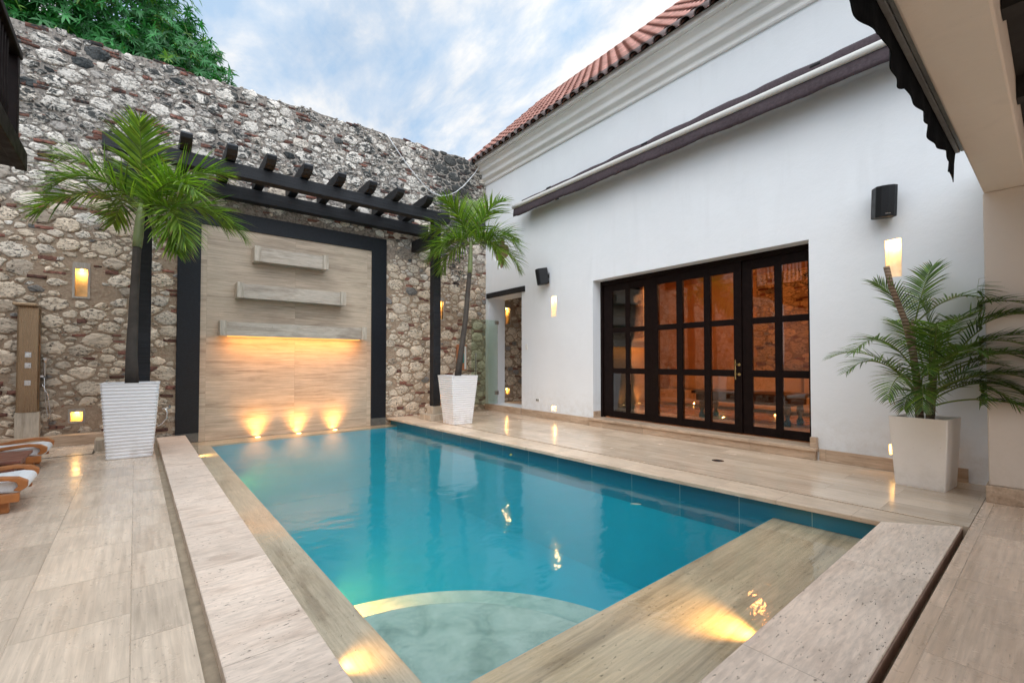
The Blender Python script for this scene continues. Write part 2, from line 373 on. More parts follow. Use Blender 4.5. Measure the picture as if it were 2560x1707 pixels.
def m_lattice():
    m = MT('carved_white_screen'); c = m.co()
    return m.done(m.pbr(color=(.75,.7,.62), rough=.7))
M['lattice'] = m_lattice()

# ------------------------------------------------------------------ camera, light, sky
H = 1.3
cam_d = bpy.data.cameras.new('camera'); cam = bpy.data.objects.new('camera', cam_d); COL.objects.link(cam); sc.camera = cam
cam.location = (0, 0, H); cam.rotation_euler = (R(91.2), 0, R(-39.6))
cam_d.sensor_width = 36; cam_d.lens = 36 * 1046 / 2352; cam_d.shift_y = -(784 - 808) / 2352 ; cam_d.clip_end = 800; cam_d.clip_start = .02

SUN_EL, SUN_AZ = 52, 215          # azimuth measured clockwise from +y
sd = Vector((math.sin(R(SUN_AZ))*math.cos(R(SUN_EL)), math.cos(R(SUN_AZ))*math.cos(R(SUN_EL)), math.sin(R(SUN_EL))))
sl = bpy.data.lights.new('sun', 'SUN'); sl.energy = 1.1; sl.angle = R(60); sl.color = (1, .97, .93)
so = bpy.data.objects.new('sun', sl); COL.objects.link(so); so.location = (0, 0, 30); so.rotation_euler = (-sd).to_track_quat('-Z', 'Y').to_euler()
def world():
    w = bpy.data.worlds.new('World'); sc.world = w; w.use_nodes = True; t = w.node_tree; t.nodes.clear()
    m = MT.__new__(MT); m.t = t; m.out = t.nodes.new('ShaderNodeOutputWorld')
    sky = m.n('TexSky', sky_type='NISHITA', sun_disc=False, sun_elevation=R(SUN_EL), sun_rotation=R(SUN_AZ), altitude=0, air_density=1.0, dust_density=.6, ozone_density=1.5).outputs[0]
    g = m.n('TexCoord').outputs['Generated']; sp = m.n('SeparateXYZ', {0: g}).outputs
    zz = m.math('ADD', m.math('MAXIMUM', sp[2], .0), .22)
    uv = m.n('CombineXYZ', {0: m.math('DIVIDE', sp[0], zz), 1: m.math('DIVIDE', sp[1], zz), 2: 0.0}).outputs[0]
    warp = m.scl(uv, (1.0, .62, 1), rot=(0, 0, R(-35)))
    n1 = m.noise(warp, 2.7, 8, .60, .5); n2 = m.noise(warp, 6.5, 6, .6, .3)
    f = m.math('ADD', m.math('MULTIPLY', n1, .66), m.math('MULTIPLY', n2, .34))
    thick = m.ramp(f, [(.40, 0), (.475, .4), (.55, 1)])
    cl = m.mix(thick, (6.3,8.5,11.2), (13.0,12.8,12.5))
    blue = m.mix(.45, sky, (4.8, 7.2, 10.4))
    veil = m.ramp(m.noise(warp, 1.1, 4, .5), [(.30, .55), (.55, 1.)])
    col = m.mix(veil, blue, cl)
    # the overcast brightens overhead and towards the hidden sun
    dt = m.n('VectorMath', {0: g, 1: tuple(sd)}, operation='DOT_PRODUCT').outputs['Value']
    zen = m.math('MULTIPLY', m.ramp(sp[2], [(.62, .77), (.95, 1.)]), 1.0)
    glow = m.n('MapRange', {'Value': dt, 'From Min': .35, 'From Max': 1., 'To Min': 1., 'To Max': 2.6}).outputs[0]
    col = m.mix(1, col, m.math('MULTIPLY', zen, glow), 'MULTIPLY')
    bg = m.n('Background', {'Color': col, 'Strength': .1}).outputs[0]
    t.links.new(bg, m.out.inputs[0])
world()
sc.view_settings.view_transform = 'Standard'; sc.view_settings.look = 'None'; sc.view_settings.exposure = 0.17; sc.view_settings.gamma = 1
sc.render.engine = 'CYCLES'; cy = sc.cycles
cy.max_bounces = 10; cy.diffuse_bounces = 5; cy.glossy_bounces = 5; cy.transmission_bounces = 4; cy.transparent_max_bounces = 16; cy.volume_bounces = 1
cy.sample_clamp_indirect = 4; cy.use_denoising = True; cy.caustics_reflective = False; cy.caustics_refractive = False

# ------------------------------------------------------------------ ground, floors, pool
YW = 10.05                       # face of the stone wall
mb = MB(); holed_sheet(mb, rect(-250,250,-250,250), [rect(-9.0,13.,-8.,10.4)], lambda a,b: (a,b,-.02))
struct(mb.build('ground', m_plain('dry_earth', (.16,.13,.09), .95, nscale=3, var=.3)))
mb = MB(); mb.box(-9., .235, .49, YW+.3, -.12, 0); struct(mb.build('deck', M['deck']))
mb = MB(); mb.box(5.075, 7.6, .49, YW+.3, -.12, 0); struct(mb.build('walkway', M['walk']))
mb = MB(); mb.box(-9., 7.6, -8., .485, -.12, 0); struct(mb.build('gallery_floor', M['gallery_floor']))
mb = MB()
mb.box(.20, .35, .40, 9.88, -.16, -.055); mb.box(.35, 5.1, .40, .60, -.16, -.075); mb.box(5.03, 5.1, .6, YW, -.16, -.06)
struct(mb.build('drain_channel', M['channel']))
# kerb: left, near and right slabs butt at mitres
mb = MB()
mb.prism([(.302,.53),(.302,9.90),(.70,9.90),(.70,.965)], 'z', -.175, 0, 0)
mb.prism([(.303,.53),(.701,.965),(4.70,.965),(5.045,.53)], 'z', -.175, -.0005, 1)
struct(mb.build('kerb', [M['kerb'], M['kerb_near']], bevel=.006))
mb = MB(); mb.box(.32, 5.04, .522, .53, -.08, -.012); struct(mb.build('kerb_edge', M['rust']))
mb = MB(); mb.prism([(5.0455,.5305),(4.7005,.9655),(4.60,3.0),(4.53,10.04),(5.045,10.04)], 'z', -.045, -.001)
struct(mb.build('coping', M['kerb_y'], bevel=.006))
# basin
WZ = -.15
mb = MB()
mb.box(1.0, 4.9, 1.7, 9.8, -1.5, -1.42)
pool = struct(mb.build('pool', M['basin']))
mb = MB(); mb.prism([(4.63,10.05),(4.69,3.),(4.75,.9),(5.0,.9),(5.0,10.05)], 'z', -.42, -.046); mb.build('tile_band', M['tile'], pool)
mb = MB(); mb.prism([(4.632,10.05),(4.692,3.),(4.752,.9),(5.0,.9),(5.0,10.05)], 'z', -1.43, -.4205); mb.build('basin_wall', M['basin'], pool)
mb = MB()
mb.prism([(.701,.966),(.701,9.9),(1.03,9.52),(1.03,1.79)], 'z', -1.43, -.166, 0)
o = mb.build('ledge', [M['ledge']], pool); 
mb = MB(); mb.prism([(.7015,9.9),(.7015,10.05),(4.6,10.05),(4.655,9.74),(1.0305,9.5205)], 'z', -1.43, -.165); mb.build('ledge', M['shelf'], pool)
mb = MB(); mb.prism([(.7015,.9655),(1.0305,1.7855),(4.72,1.7855),(4.74,.9655)], 'z', -1.43, -.192); mb.build('shelf', M['shelf'], pool)
for r_, z_, nm in ((1.30, -.42, 'step'), (1.80, -.58, 'step')):
    pts = [(1.031, 1.786)] + [(1.031 + r_*math.sin(a), 1.786 + r_*math.cos(a)) for a in [math.pi/2*i/40 for i in range(41)]]
    mb = MB(); mb.prism(pts, 'z', -1.418, z_); mb.build(nm, M['step'], pool, bevel=.05)
mb = MB(); mb.prism([(1.032,1.788),(1.032,9.519),(1.04,9.519),(1.04,1.788)], 'z', -1.44, -.19); mb.build('basin_lining', M['basin'], pool)
mb = MB(); mb.prism([(1.041,9.512),(4.65,9.732),(4.65,9.722),(1.041,9.502)], 'z', -1.44, -.19); mb.build('basin_lining', M['basin'], pool)
mb = MB(); mb.prism([(1.04,1.79),(4.7,1.79),(4.7,1.798),(1.04,1.798)], 'z', -1.44, -.2); mb.build('basin_lining', M['basin'], pool)
mb = MB(); mb.box(.69, 4.80, .955, 10.07, -1.6, WZ); struct(mb.build('water', M['water']))

# ------------------------------------------------------------------ rubble stone wall
def cells(x0, x1, z0, z1, seed, skip, sizes):
    rg = random.Random(seed); A = 1.55; pts = []; grid = {}; G = .4
    def near(x, z, rad=1):
        gx, gz = int(x // G), int(z // G)
        for i in range(gx-rad, gx+rad+1):
            for j in range(gz-rad, gz+rad+1): yield from grid.get((i, j), ())
    area = (x1-x0) * (z1-z0) * A
    for r, dens in sizes:
        for _ in range(int(area * dens)):
            x = rg.uniform(x0, x1); z = rg.uniform(z0*A, z1*A)
            if skip(x, z/A, r*.5): continue
            if all((x-p[0])**2 + (z-p[1])**2 > ((r+p[2])*.93)**2 for p in near(x, z)):
                p = (x, z, r); pts.append(p); grid.setdefault((int(x//G), int(z//G)), []).append(p)
    out = []
    for p in pts:
        x, z, r = p; b = r * 1.75
        poly = [(x-b, z-b*.85), (x+b, z-b*.85), (x+b, z+b*.85), (x-b, z+b*.85)]
        for q in near(x, z, 2):
            if q is p: continue
            dx, dz = q[0]-x, q[1]-z; d = math.hypot(dx, dz)
            if d > b*1.3 + q[2]*1.5 or d < 1e-6: continue
            t = (d*d + r*r - q[2]*q[2]) / (2*d); nx, nz = dx/d, dz/d; new = []
            for i in range(len(poly)):
                a, c = poly[i], poly[(i+1) % len(poly)]
                da = (a[0]-x)*nx + (a[1]-z)*nz - t; dc = (c[0]-x)*nx + (c[1]-z)*nz - t
                if da <= 0: new.append(a)
                if (da < 0) != (dc < 0) and da != dc:
                    k = da / (da - dc); new.append((a[0]+(c[0]-a[0])*k, a[1]+(c[1]-a[1])*k))
            poly = new
            if len(poly) < 3: break
        if len(poly) >= 3: out.append(([(a, c/A) for a, c in poly], r))
    return out
def stones(mb, x0, x1, z0, z1, seed, skip, y0, upper=True, mi=1, sizes=((.20, 3.0), (.155, 12), (.105, 44), (.066, 110), (.038, 150))):
    rg = random.Random(seed + 1)
    for poly, r in cells(x0, x1, z0, z1, seed, skip, sizes):
        cx = sum(p[0] for p in poly)/len(poly); cz = sum(p[1] for p in poly)/len(poly)
        brick = r < .08 and rg.random() < .2
        up = max(0, min(1, (cz - 2.9 + rg.gauss(0, .8)) / 1.8)) if upper else 0
        if brick:
            hw, hh = rg.uniform(.05, .13), rg.uniform(.015, .034)
            poly = [(cx-hw, cz-hh), (cx+hw, cz-hh), (cx+hw, cz+hh), (cx-hw, cz+hh)]
            an = rg.gauss(0, .05); ca, sa = math.cos(an), math.sin(an)
            poly = [(cx+(a-cx)*ca-(b-cz)*sa, cz+(a-cx)*sa+(b-cz)*ca) for a, b in poly]
            t = rg.random(); col = (.20+.12*t, .10+.04*t, .075+.03*t)
            if rg.random() < .3: col = tuple(x*.55 for x in col)
        else:
            ext = max(.03, math.sqrt(abs(sum(poly[i][0]*poly[(i+1) % len(poly)][1]-poly[(i+1) % len(poly)][0]*poly[i][1] for i in range(len(poly))))/2))
            g = max(.6, 1 - (rg.uniform(.010, .036)) / ext * 1.3)
            poly = [(cx+(a-cx)*g, cz+(b-cz)*g) for a, b in poly]
            for it in range(1):
                q = rg.uniform(.10,.24); new = []
                for i in range(len(poly)):
                    a, b = poly[i], poly[(i+1) % len(poly)]
                    new += [(a[0]+(b[0]-a[0])*q, a[1]+(b[1]-a[1])*q), (b[0]+(a[0]-b[0])*q, b[1]+(a[1]-b[1])*q)]
                poly = new
            poly = [p for i in range(len(poly)) for p in (poly[i], ((poly[i][0]+poly[(i+1) % len(poly)][0])/2, (poly[i][1]+poly[(i+1) % len(poly)][1])/2))]
            poly = [(cx+(a-cx)*(1+rg.gauss(0,.06)), cz+(b-cz)*(1+rg.gauss(0,.06))) for a, b in poly]
            k = rg.random(); v = rg.uniform(.8, 1.12)
            lo = (.74*v, .615*v, .48*v) if k < .86 else ((.52*v,.43*v,.34*v) if k < .95 else (.30*v,.28*v,.26*v))
            hi = (.78*v, .73*v, .66*v) if k < .84 else ((.52*v,.48*v,.44*v) if k < .94 else (.09*v,.095*v,.095*v))
            col = tuple(lo[i]*(1-up)+hi[i]*up for i in range(3))
        for _ in range(5):
            if not any(skip(a, b, .012) for a, b in poly): break
            poly = [(cx+(a-cx)*.85, cz+(b-cz)*.85) for a, b in poly]
        else: continue
        mb.cur = (*col, 1)
        d = rg.uniform(.006, .024) * min(1, .5 + r*5); n = len(poly); tx, tz = rg.gauss(0, .06), rg.gauss(0, .06)
        rings = []
        for s_, dd in ((1.06, .012), (1.0, -d*.6), (.80, -d), (.45, -d*1.12)):
            rings.append([mb.vert((cx+(a-cx)*s_, y0 + dd + (0 if s_ > 1 else ((a-cx)*s_*tx + (b-cz)*s_*tz) + rg.gauss(0, .0025)), cz+(b-cz)*s_)) for a, b in poly])
        for A_, B_ in zip(rings, rings[1:]):
            for i in range(n): mb.face((A_[i], A_[(i+1) % n], B_[(i+1) % n], B_[i]), mi)
        mb.face(rings[-1], mi)
    mb.cur = (1,1,1,1)
def top_z(x): return 6.545 + .0215*x + .02*math.sin(x*5.1) + .015*math.sin(x*11.7+1)
NICHES = [(-.685, 2.568, .15, .45, 1), (-.71, .42, .14, .15, 0), (5.965, 2.60, .15, .46, 1), (5.975, .42, .14, .16, 0), (8.16, 2.60, .15, .46, 1), (8.16, .46, .14, .16, 0)]
def skip(x, z, r):
    e = .06 if r < .02 else 0
    if .60+e < x < 4.46-e and z < 4.16+e*.5: return True
    if z > top_z(x) - (-.03 if r < .02 else .03): return True
    for nx, nz, w, h, tl in NICHES:
        if abs(x-nx) < w/2+.05+r and -h/2-.06-r < z-nz < h/2+(.16 if tl else .06)+r: return True
    return False
mb = MB(); mb.keep = True
xs = [-8.0 + .2*i for i in range(93)]
outer = [(x, top_z(x)) for x in xs]; outer = [(-8., -.2)] + outer + [(xs[-1], -.2)]
outer = outer[::-1]
holes = [[(nx-w/2-.003, nz-h/2-.003), (nx+w/2+.003, nz-h/2-.003), (nx+w/2+.003, nz+h/2+.003), (nx-w/2-.003, nz+h/2+.003)] for nx, nz, w, h, tl in NICHES]
holed_sheet(mb, outer, holes, lambda a, b: (a, YW+.012, b))
for a, b in zip(xs, xs[1:]): mb.poly([(a, YW+.012, top_z(a)), (b, YW+.012, top_z(b)), (b, YW+.6, top_z(b)+.03), (a, YW+.6, top_z(a)+.03)])
mb.poly([(-8., YW+.6, -.2), (xs[-1], YW+.6, -.2), (xs[-1], YW+.6, 6.7), (-8., YW+.6, 6.4)])
stones(mb, -7.9, 9.6, -.15, 6.8, 11, skip, YW+.012)
wall = mb.build('stone_wall', [M['mortar'], M['stone']])
me = wall.data; me.polygons.foreach_set('use_smooth', [p.material_index == 1 for p in me.polygons])
tag(wall, 'tall rubble stone wall of pale coral stones and red brick bits behind the pool', 'stone wall')

# ------------------------------------------------------------------ niche lights
def niche(loc, rotz, w, h, dep, mats, label, power, frame=False, tall=True, group=None):
    t = empty('niche_light', loc, rotz); tag(t, label, 'wall light', group)
    mb = MB(); a, b = w/2, h/2; y0 = 0.004; dz = dep
    if frame:
        f = .03; tp = .10 if tall else .05
        mb.box(-a-f, -a, -.012, .05, -b-f, b+tp, 1); mb.box(a, a+f, -.012, .05, -b-f, b+tp, 1)
        mb.box(-a, a, -.0115, .05, b, b+tp-.001, 1); mb.box(-a, a, -.0115, .05, -b-f+.001, -b, 1)
    for q in ([(-a,y0,-b),(a,y0,-b),(a,dz,-b),(-a,dz,-b)], [(-a,y0,b),(-a,dz,b),(a,dz,b),(a,y0,b)], [(-a,dz,-b),(a,dz,-b),(a,dz,b),(-a,dz,b)], [(-a,y0,-b),(-a,dz,-b),(-a,dz,b),(-a,y0,b)], [(a,y0,-b),(a,y0,b),(a,dz,b),(a,dz,-b)]): mb.poly(q, 0)
    mb.build('recess', mats, t)
    mb = MB(); mb.lathe([(.022, 0), (.022, .012), (.016, .016)], 12, o=(0, dep*.5, b-.02)); mb.build('bulb', M['bulb'], t)
    lamp('niche_lamp', 'POINT', t, (0, dep*.45, b-.05), power, WARM, .02)
    return t
NM = [M['niche_stone'], M['niche_frame']]
NL = ['tall glowing wall niche above the small one between shower column and ribbed planter', 'small glowing wall niche near the floor beside the shower column',
      'tall glowing niche in the stone wall just behind the black pergola post', 'small glowing niche low in stone wall behind the pergola post base',
      'tall glowing niche seen through the open doorway', 'small glowing niche near the floor seen through the open doorway']
for (nx, nz, w, h, tl), lb in zip(NICHES, NL):
    niche((nx, YW+.012, nz), 0, w, h, .11, NM, lb, 3.4 if tl else 2.2, True, tl, 'niche lights in the stone wall')

# ------------------------------------------------------------------ white house
SL = .05; P0 = Vector((7.38, 10.05, 0)); RZ = math.atan2(-1, -SL)
HM = Matrix.Translation(P0) @ Matrix.Rotation(RZ, 4, 'Z')
def W(s, dep, z): return HM @ Vector((s, dep, z))            # along the wall, into the house, up
house = empty('white_house', P0, RZ); tag(house, 'white plastered house with dark glass doors and clay tile roof beside the pool', 'house')
DS0, DS1, DZ0, DZ1 = 3.96, 7.90, .165, 2.945
WN = [(2.775, 2.535, .165, .45, 1), (2.76, .255, .15, .105, 0), (8.795, 2.53, .15, .45, 1), (8.783, .255, .12, .12, 0)]
# quatrefoil outline
qc = (.72, 4.14); q = []
for k in range(4):
    a0 = math.pi/2*k; cx, cz = qc[0]+.20*math.cos(a0)*.95, qc[1]+.235*math.sin(a0)
    for i in range(13):
        a = a0 - R(98) + R(196)*i/12; q.append((cx+.165*math.cos(a), cz+.175*math.sin(a)))
holes = [rect(DS0,DS1,-.0,DZ1)[0:0] or [(DS0,DZ0),(DS1,DZ0),(DS1,DZ1),(DS0,DZ1)], [(.13,.165),(1.60,.165),(1.60,3.0),(.13,3.0)], q]
holes += [[(s-w/2-.002, z-h/2-.002), (s+w/2+.002, z-h/2-.002), (s+w/2+.002, z+h/2+.002), (s-w/2-.002, z+h/2+.002)] for s, z, w, h, tl in WN]
mb = MB(); mb.keep = True
holed_sheet(mb, [(-.03,-.1),(12,-.1),(12,6.7),(-.03,6.7)], holes, lambda a, b: (a, 0, b))
for hl, dep in ((holes[0], .30), (holes[1], .55), (holes[2], .075)):
    n = len(hl)
    for i in range(n):
        a, b = hl[i], hl[(i+1) % n]; mb.poly([(a[0],0,a[1]), (b[0],0,b[1]), (b[0],dep,b[1]), (a[0],dep,a[1])])
mb.build('wall', M['white'], house)
mb = MB(); mb.poly([(.2,.076,3.6),(1.3,.076,3.6),(1.3,.076,4.7),(.2,.076,4.7)]); mb.build("quatrefoil_back", m_plain("brown_stained_board", (.20,.115,.075), .6, nscale=6, var=.3), house)
# cornice: stacked mouldings, swept along the wall
prof = [(.002,6.13),(-.035,6.13),(-.05,6.15),(-.05,6.185),(-.04,6.195),(-.05,6.225),(-.09,6.25),(-.125,6.265),(-.135,6.285),(-.135,6.32),(-.12,6.335),(-.13,6.37),(-.17,6.41),(-.205,6.425),(-.215,6.445),(-.215,6.48),(-.20,6.495),(-.21,6.525),(-.25,6.56),(-.29,6.575),(-.29,6.655),(.002,6.655)]
mb = MB(); mb.prism(prof, 'x', -.55, 12); mb.build('cornice', M['cornice'], house)
# roof of barrel tiles
ANG = R(45); ca, sa = math.cos(ANG), math.sin(ANG); E0, EZ = -.40, 6.66
mb = MB(); rg = random.Random(3)
mb.cur = (.25,.11,.08,1); mb.poly([(-.7, E0+.02, EZ-.01), (12, E0+.02, EZ-.01), (12, E0+.02+4.6*ca, EZ-.01+4.6*sa), (-.7, E0+.02+4.6*ca, EZ-.01+4.6*sa)])
PT = .25
for i in range(50):
    s0 = -.62 + PT*i
    for j in range(11):
        L0 = -.06 + j*.40; L1 = L0 + .46; v = rg.uniform(.8, 1.1)
        mb.cur = (.55*v, .28*v, .23*v, 1) if j else (.17*v, .13*v, .125*v, 1)
        ro = .088; rings = []
        for L, rr, lift in ((L0, ro, .028), (L1, ro*.88, .0)):
            ring = []
            for k in range(9):
                a = math.pi*k/8; x = s0 + rr*math.cos(a)*1.15; hgt = rr*math.sin(a) + lift
                ring.append(mb.vert((x, E0 + L*ca - hgt*sa, EZ + L*sa + hgt*ca)))
            rings.append(ring)
        for k in range(8): mb.face((rings[0][k], rings[0][k+1], rings[1][k+1], rings[1][k]))
        # thickness at the lower lip
        lip = [mb.vert((s0 + (ro-.016)*math.cos(math.pi*k/8)*1.15, E0 + (L0+.004)*ca - ((ro-.016)*math.sin(math.pi*k/8)+.028)*sa, EZ + (L0+.004)*sa + ((ro-.016)*math.sin(math.pi*k/8)+.028)*ca)) for k in range(9)]
        for k in range(8): mb.face((rings[0][k+1], rings[0][k], lip[k], lip[k+1]))
        # pan tile between
        mb.cur = (.40*v, .17*v, .12*v, 1) if j else (.30*v,.14*v,.11*v,1); pr = []
        for L in (L0+.04, L1+.02):
            ring = []
            for k in range(5):
                a = math.pi + math.pi*k/4; x = s0 + PT/2 + .07*math.cos(a); hgt = .045 + .035*math.sin(a) + (.018 if L < L1 else 0)
                ring.append(mb.vert((x, E0 + L*ca - hgt*sa, EZ + L*sa + hgt*ca)))
            pr.append(ring)
        for k in range(4): mb.face((pr[0][k], pr[0][k+1], pr[1][k+1], pr[1][k]))
mb.cur = (1,1,1,1); mb.keep = True
mb.build('roof', M['rooftile'], house, smooth=True)
mb = MB(); mb.box(-.6, 12, -.37, -.291, 6.60, 6.70); mb.build('eave_board', M['cornice'], house)
# baseboards and sill
for a, b, c, d, e, f in ((1.62, DS0-.07, -.025, -.001, 0, .155), (DS1+.10, 9.4, -.025, -.001, 0, .15), (-.02, .075, -.025, -.001, 0, .15), (DS0+.001, DS0+.012, .003, .21, .1665, .29)):
    mb = MB(); mb.box(a, b, c, d, e, f); mb.build('baseboard', M['base'], house, bevel=.003)
mb = MB(); mb.box(DS0-.06, DS1+.09, -.10, .33, .115, .166); mb.box(DS0-.05, DS1+.07, -.07, .33, 0, .1149); mb.box(DS1+.005, DS1+.085, -.07, -.001, .1665, .30)
mb.build('door_sill', M['base'], house, bevel=.008)
mb = MB(); mb.box(.08, 1.61, -.06, .55, 0, .164); mb.build('door_step', M['base'], house, bevel=.006)
mb = MB(); mb.box(.07, 1.74, -.035, .30, 3.003, 3.14); mb.build('lintel', M['blackwood'], house, bevel=.006)
# big glazed doors
DP = .25
mb = MB(); mb.box(DS0+.004, DS0+.06, DP-.03, DP+.06, .1665, DZ1-.003); mb.box(DS1-.06, DS1-.004, DP-.03, DP+.06, .1665, DZ1-.003)
mb.box(DS0+.0605, DS1-.0605, DP-.03, DP+.06, 2.862, DZ1-.003); mb.build('door_frame', M['doorwood'], house, bevel=.004)
ROWS = [(.31, 1.062), (1.168, 1.872), (1.968, 2.712)]
def leaf(name, s0, s1, cols, proud, handle=False):
    mb = MB(); y0, y1 = DP - proud, DP + .045; z0, z1 = .185, 2.860
    edges = [s0] + [c for p in cols for c in p] + [s1]
    for i in range(0, len(edges), 2): mb.box(edges[i], edges[i+1], y0, y1, z0, z1)
    zs = [z0] + [c for p in ROWS for c in p] + [z1]
    for c in cols:
        for i in range(0, len(zs), 2): mb.box(c[0], c[1], y0+.003, y1-.002, zs[i], zs[i+1])
    lf = mb.build(name, M['doorwood'], house, bevel=.003)
    for c in cols:
        for r_ in ROWS:
            m2 = MB(); m2.box(c[0]+.0005, c[1]-.0005, DP+.014, DP+.020, r_[0]+.0005, r_[1]-.0005); m2.build('pane', M['pane'], lf)
    if handle:
        m2 = MB(); m2.tube([(6.80, DP-.085, 1.02), (6.80, DP-.085, 1.33)], .009, 10)
        for z in (1.10, 1.25): m2.tube([(6.80, DP-.085, z), (6.83, DP-.02, z)], .008, 8); m2.tube([(6.83, DP-.034, z), (6.83, DP-.022, z)], .024, 14)
        m2.build('handle', M['brass'], lf, smooth=False)
    return lf
leaf('door_leaf', 4.022, 5.195, [(4.26, 4.585), (4.69, 5.028)], .0)
leaf('door_leaf', 5.20, 6.868, [(5.335, 5.727), (5.84, 6.242), (6.348, 6.745)], .022, True)
leaf('door_leaf', 6.873, 7.838, [(7.02, 7.346), (7.446, 7.79)], .0)
# rooms behind
mb = MB(); mb.box(1.62, 12, .56, 7.2, -.05, .16); mb.build('room_floor', M['gallery_floor'], house)
mb = MB(); mb.box(1.62, 12, .02, 7.2, 3.5, 3.6); mb.build('room_ceiling', M['orange'], house)
mb = MB(); mb.box(1.62, 2.3, .1, 7.2, .16, 3.5); mb.build('partition_wall', M['orange'], house)
mb = MB(); mb.box(9.6, 9.8, .02, 7.2, .16, 3.5); mb.build('room_side_wall', M['orange'], house)
mb = MB(); mb.box(2.31, 9.59, 5.0, 5.15, .16, 3.5, 0); o = mb.build('room_back_wall', M['orange'], house)
mb = MB(); mb.keep = True; mb.poly([(4.9,0,.16),(9.55,0,.16),(9.55,0,3.45),(4.9,0,3.45)], 0); stones(mb, 4.95, 9.5, .2, 3.4, 23, lambda x,z,r: False, -.003, False)
o = mb.build('room_stone_facing', [M['mortar'], M['stone']], house, loc=(0, 4.96, 0))
mb = MB(); mb.box(-.5, 1.60, .0, 8.0, -.05, .163); mb.box(-.5, 1.6, .3, 8, 3.3, 3.4); mb.build('passage', M['base'], house)
mb = MB(); mb.box(1.601, 1.619, .56, 8., .16, 3.3); mb.build('passage_wall', M['white'], house)
mb = MB(); mb.box(-1., 12, 7.2, 7.3, -.1, 6.6); mb.box(11.9, 12, .05, 7.2, -.1, 6.6); mb.build('rear_wall', M['white'], house)
# light fittings in the white wall
WL = ['tall bright niche in the white wall under the distant speaker', 'small bright niche near the floor beside the doorway end of the glass doors',
      'tall bright niche in the white wall directly above the areca palm', 'small bright niche low in the white wall beside the plain tapered planter']
for (s, z, w, h, tl), lb in zip(WN, WL):
    niche(W(s, .0, z), RZ, w, h, .10, [M['niche_white'], M['niche_white']], lb, 3.6 if tl else 1.6, False, tl, 'niche lights in the white wall')

# interior things
def at_house(name, s, dep, z, rot=0): return empty(name, W(s, dep, z), RZ + rot)
t = at_house('sofa', 4.3, 3.6, .16); tag(t, 'low cream sofa along the back of the room behind the glass doors', 'sofa')
mb = MB(); mb.box(-1.4, 4.2, 0, .9, .08, .40); mb.build('seat', M['sofa'], t, bevel=.04)
mb = MB(); mb.box(-1.4, 4.2, .70, .98, .41, .85); mb.build('backrest', M['sofa'], t, bevel=.05)
for k in range(5): mb = MB(); mb.box(-1.35+k*1.1, -.27+k*1.1, .50, .70, .41, .80); mb.build('cushion', M['sofa'], t, bevel=.06)
t = at_house('coffee_table', 6.1, 2.0, .16); tag(t, 'dark carved coffee table standing in front of the cream sofa indoors', 'table')
mb = MB(); mb.box(-.95, .95, -.4, .4, .50, .56); mb.box(-.88, .88, -.34, .34, .36, .4995); mb.build('tabletop', M['darkwood'], t, bevel=.008)
for x in (-.8, .8):
    for y in (-.26, .26): mb = MB(); mb.lathe([(.05,0),(.06,.06),(.03,.14),(.06,.24),(.05,.36)], 12, o=(x,y,0)); mb.build('leg', M['darkwood'], t, smooth=True)
t = at_house('candle_lantern', 5.35, 1.9, .722); tag(t, 'small glowing candle glass on the coffee table behind the doors', 'candle')
mb = MB(); mb.lathe([(.035,0),(.045,.09),(.05,.12)], 14); mb.build('cup', m_emit('candle_glow', (1,.6,.18), 5), t, smooth=True)
t = at_house('vase', 7.82, 1.0, .16); tag(t, 'blue glazed vase on the room floor behind the last glass pane', 'vase')
mb = MB(); mb.lathe([(.09,0),(.13,.12),(.14,.22),(.08,.34),(.06,.42),(.11,.50),(.12,.66)], 20); mb.build('body', M['bluevase'], t, smooth=True)
t = at_house('lattice_screen', 3.05, 2.2, .16, R(-8)); tag(t, 'carved pale lattice screen hanging behind the first glass panes', 'screen')
mb = MB(); rg = random.Random(4); mb.box(-.62,.62,-.02,.02,3.22,3.3); mb.box(-.62,.62,-.02,.02,1.62,1.7); mb.box(-.62,-.56,-.02,.02,1.7,3.22); mb.box(.56,.62,-.02,.02,1.7,3.22)
for k in range(150):
    x, z, r_ = rg.uniform(-.52,.52), rg.uniform(1.76,3.18), rg.uniform(.03,.085); a0 = rg.uniform(0,6.28)
    mb.tube([(x+r_*math.cos(a0+i*.6), 0, z+r_*math.sin(a0+i*.6)) for i in range(8)], .010, 4)
mb.build('carving', M['lattice'], t)
t = at_house('floor_light', 6.05, 3.3, .163); tag(t, 'small round uplight on the floor under the coffee table', 'floor light')
mb = MB(); mb.lathe([(.04,0),(.04,.025),(.03,.03)], 14); mb.build('lens', M['bulb'], t)
t = at_house('ceiling_light', 6.0, 2.4, 3.35); tag(t, 'warm ceiling light inside the room behind the glass doors', 'ceiling light')
mb = MB(); mb.lathe([(.03,.15),(.03,.02),(.22,0),(.20,-.04)], 24); mb.build('shade', M['bulb_soft'], t)
lamp('room_lamp', 'POINT', t, (0,0,-.12), 85, (1,.52,.2), .15)
lamp('room_lamp', 'POINT', t, (-2.7,-1.2,-.06), 55, (1,.52,.2), .15)  # bare lamp without a fitting, added out of view to light the lattice screen

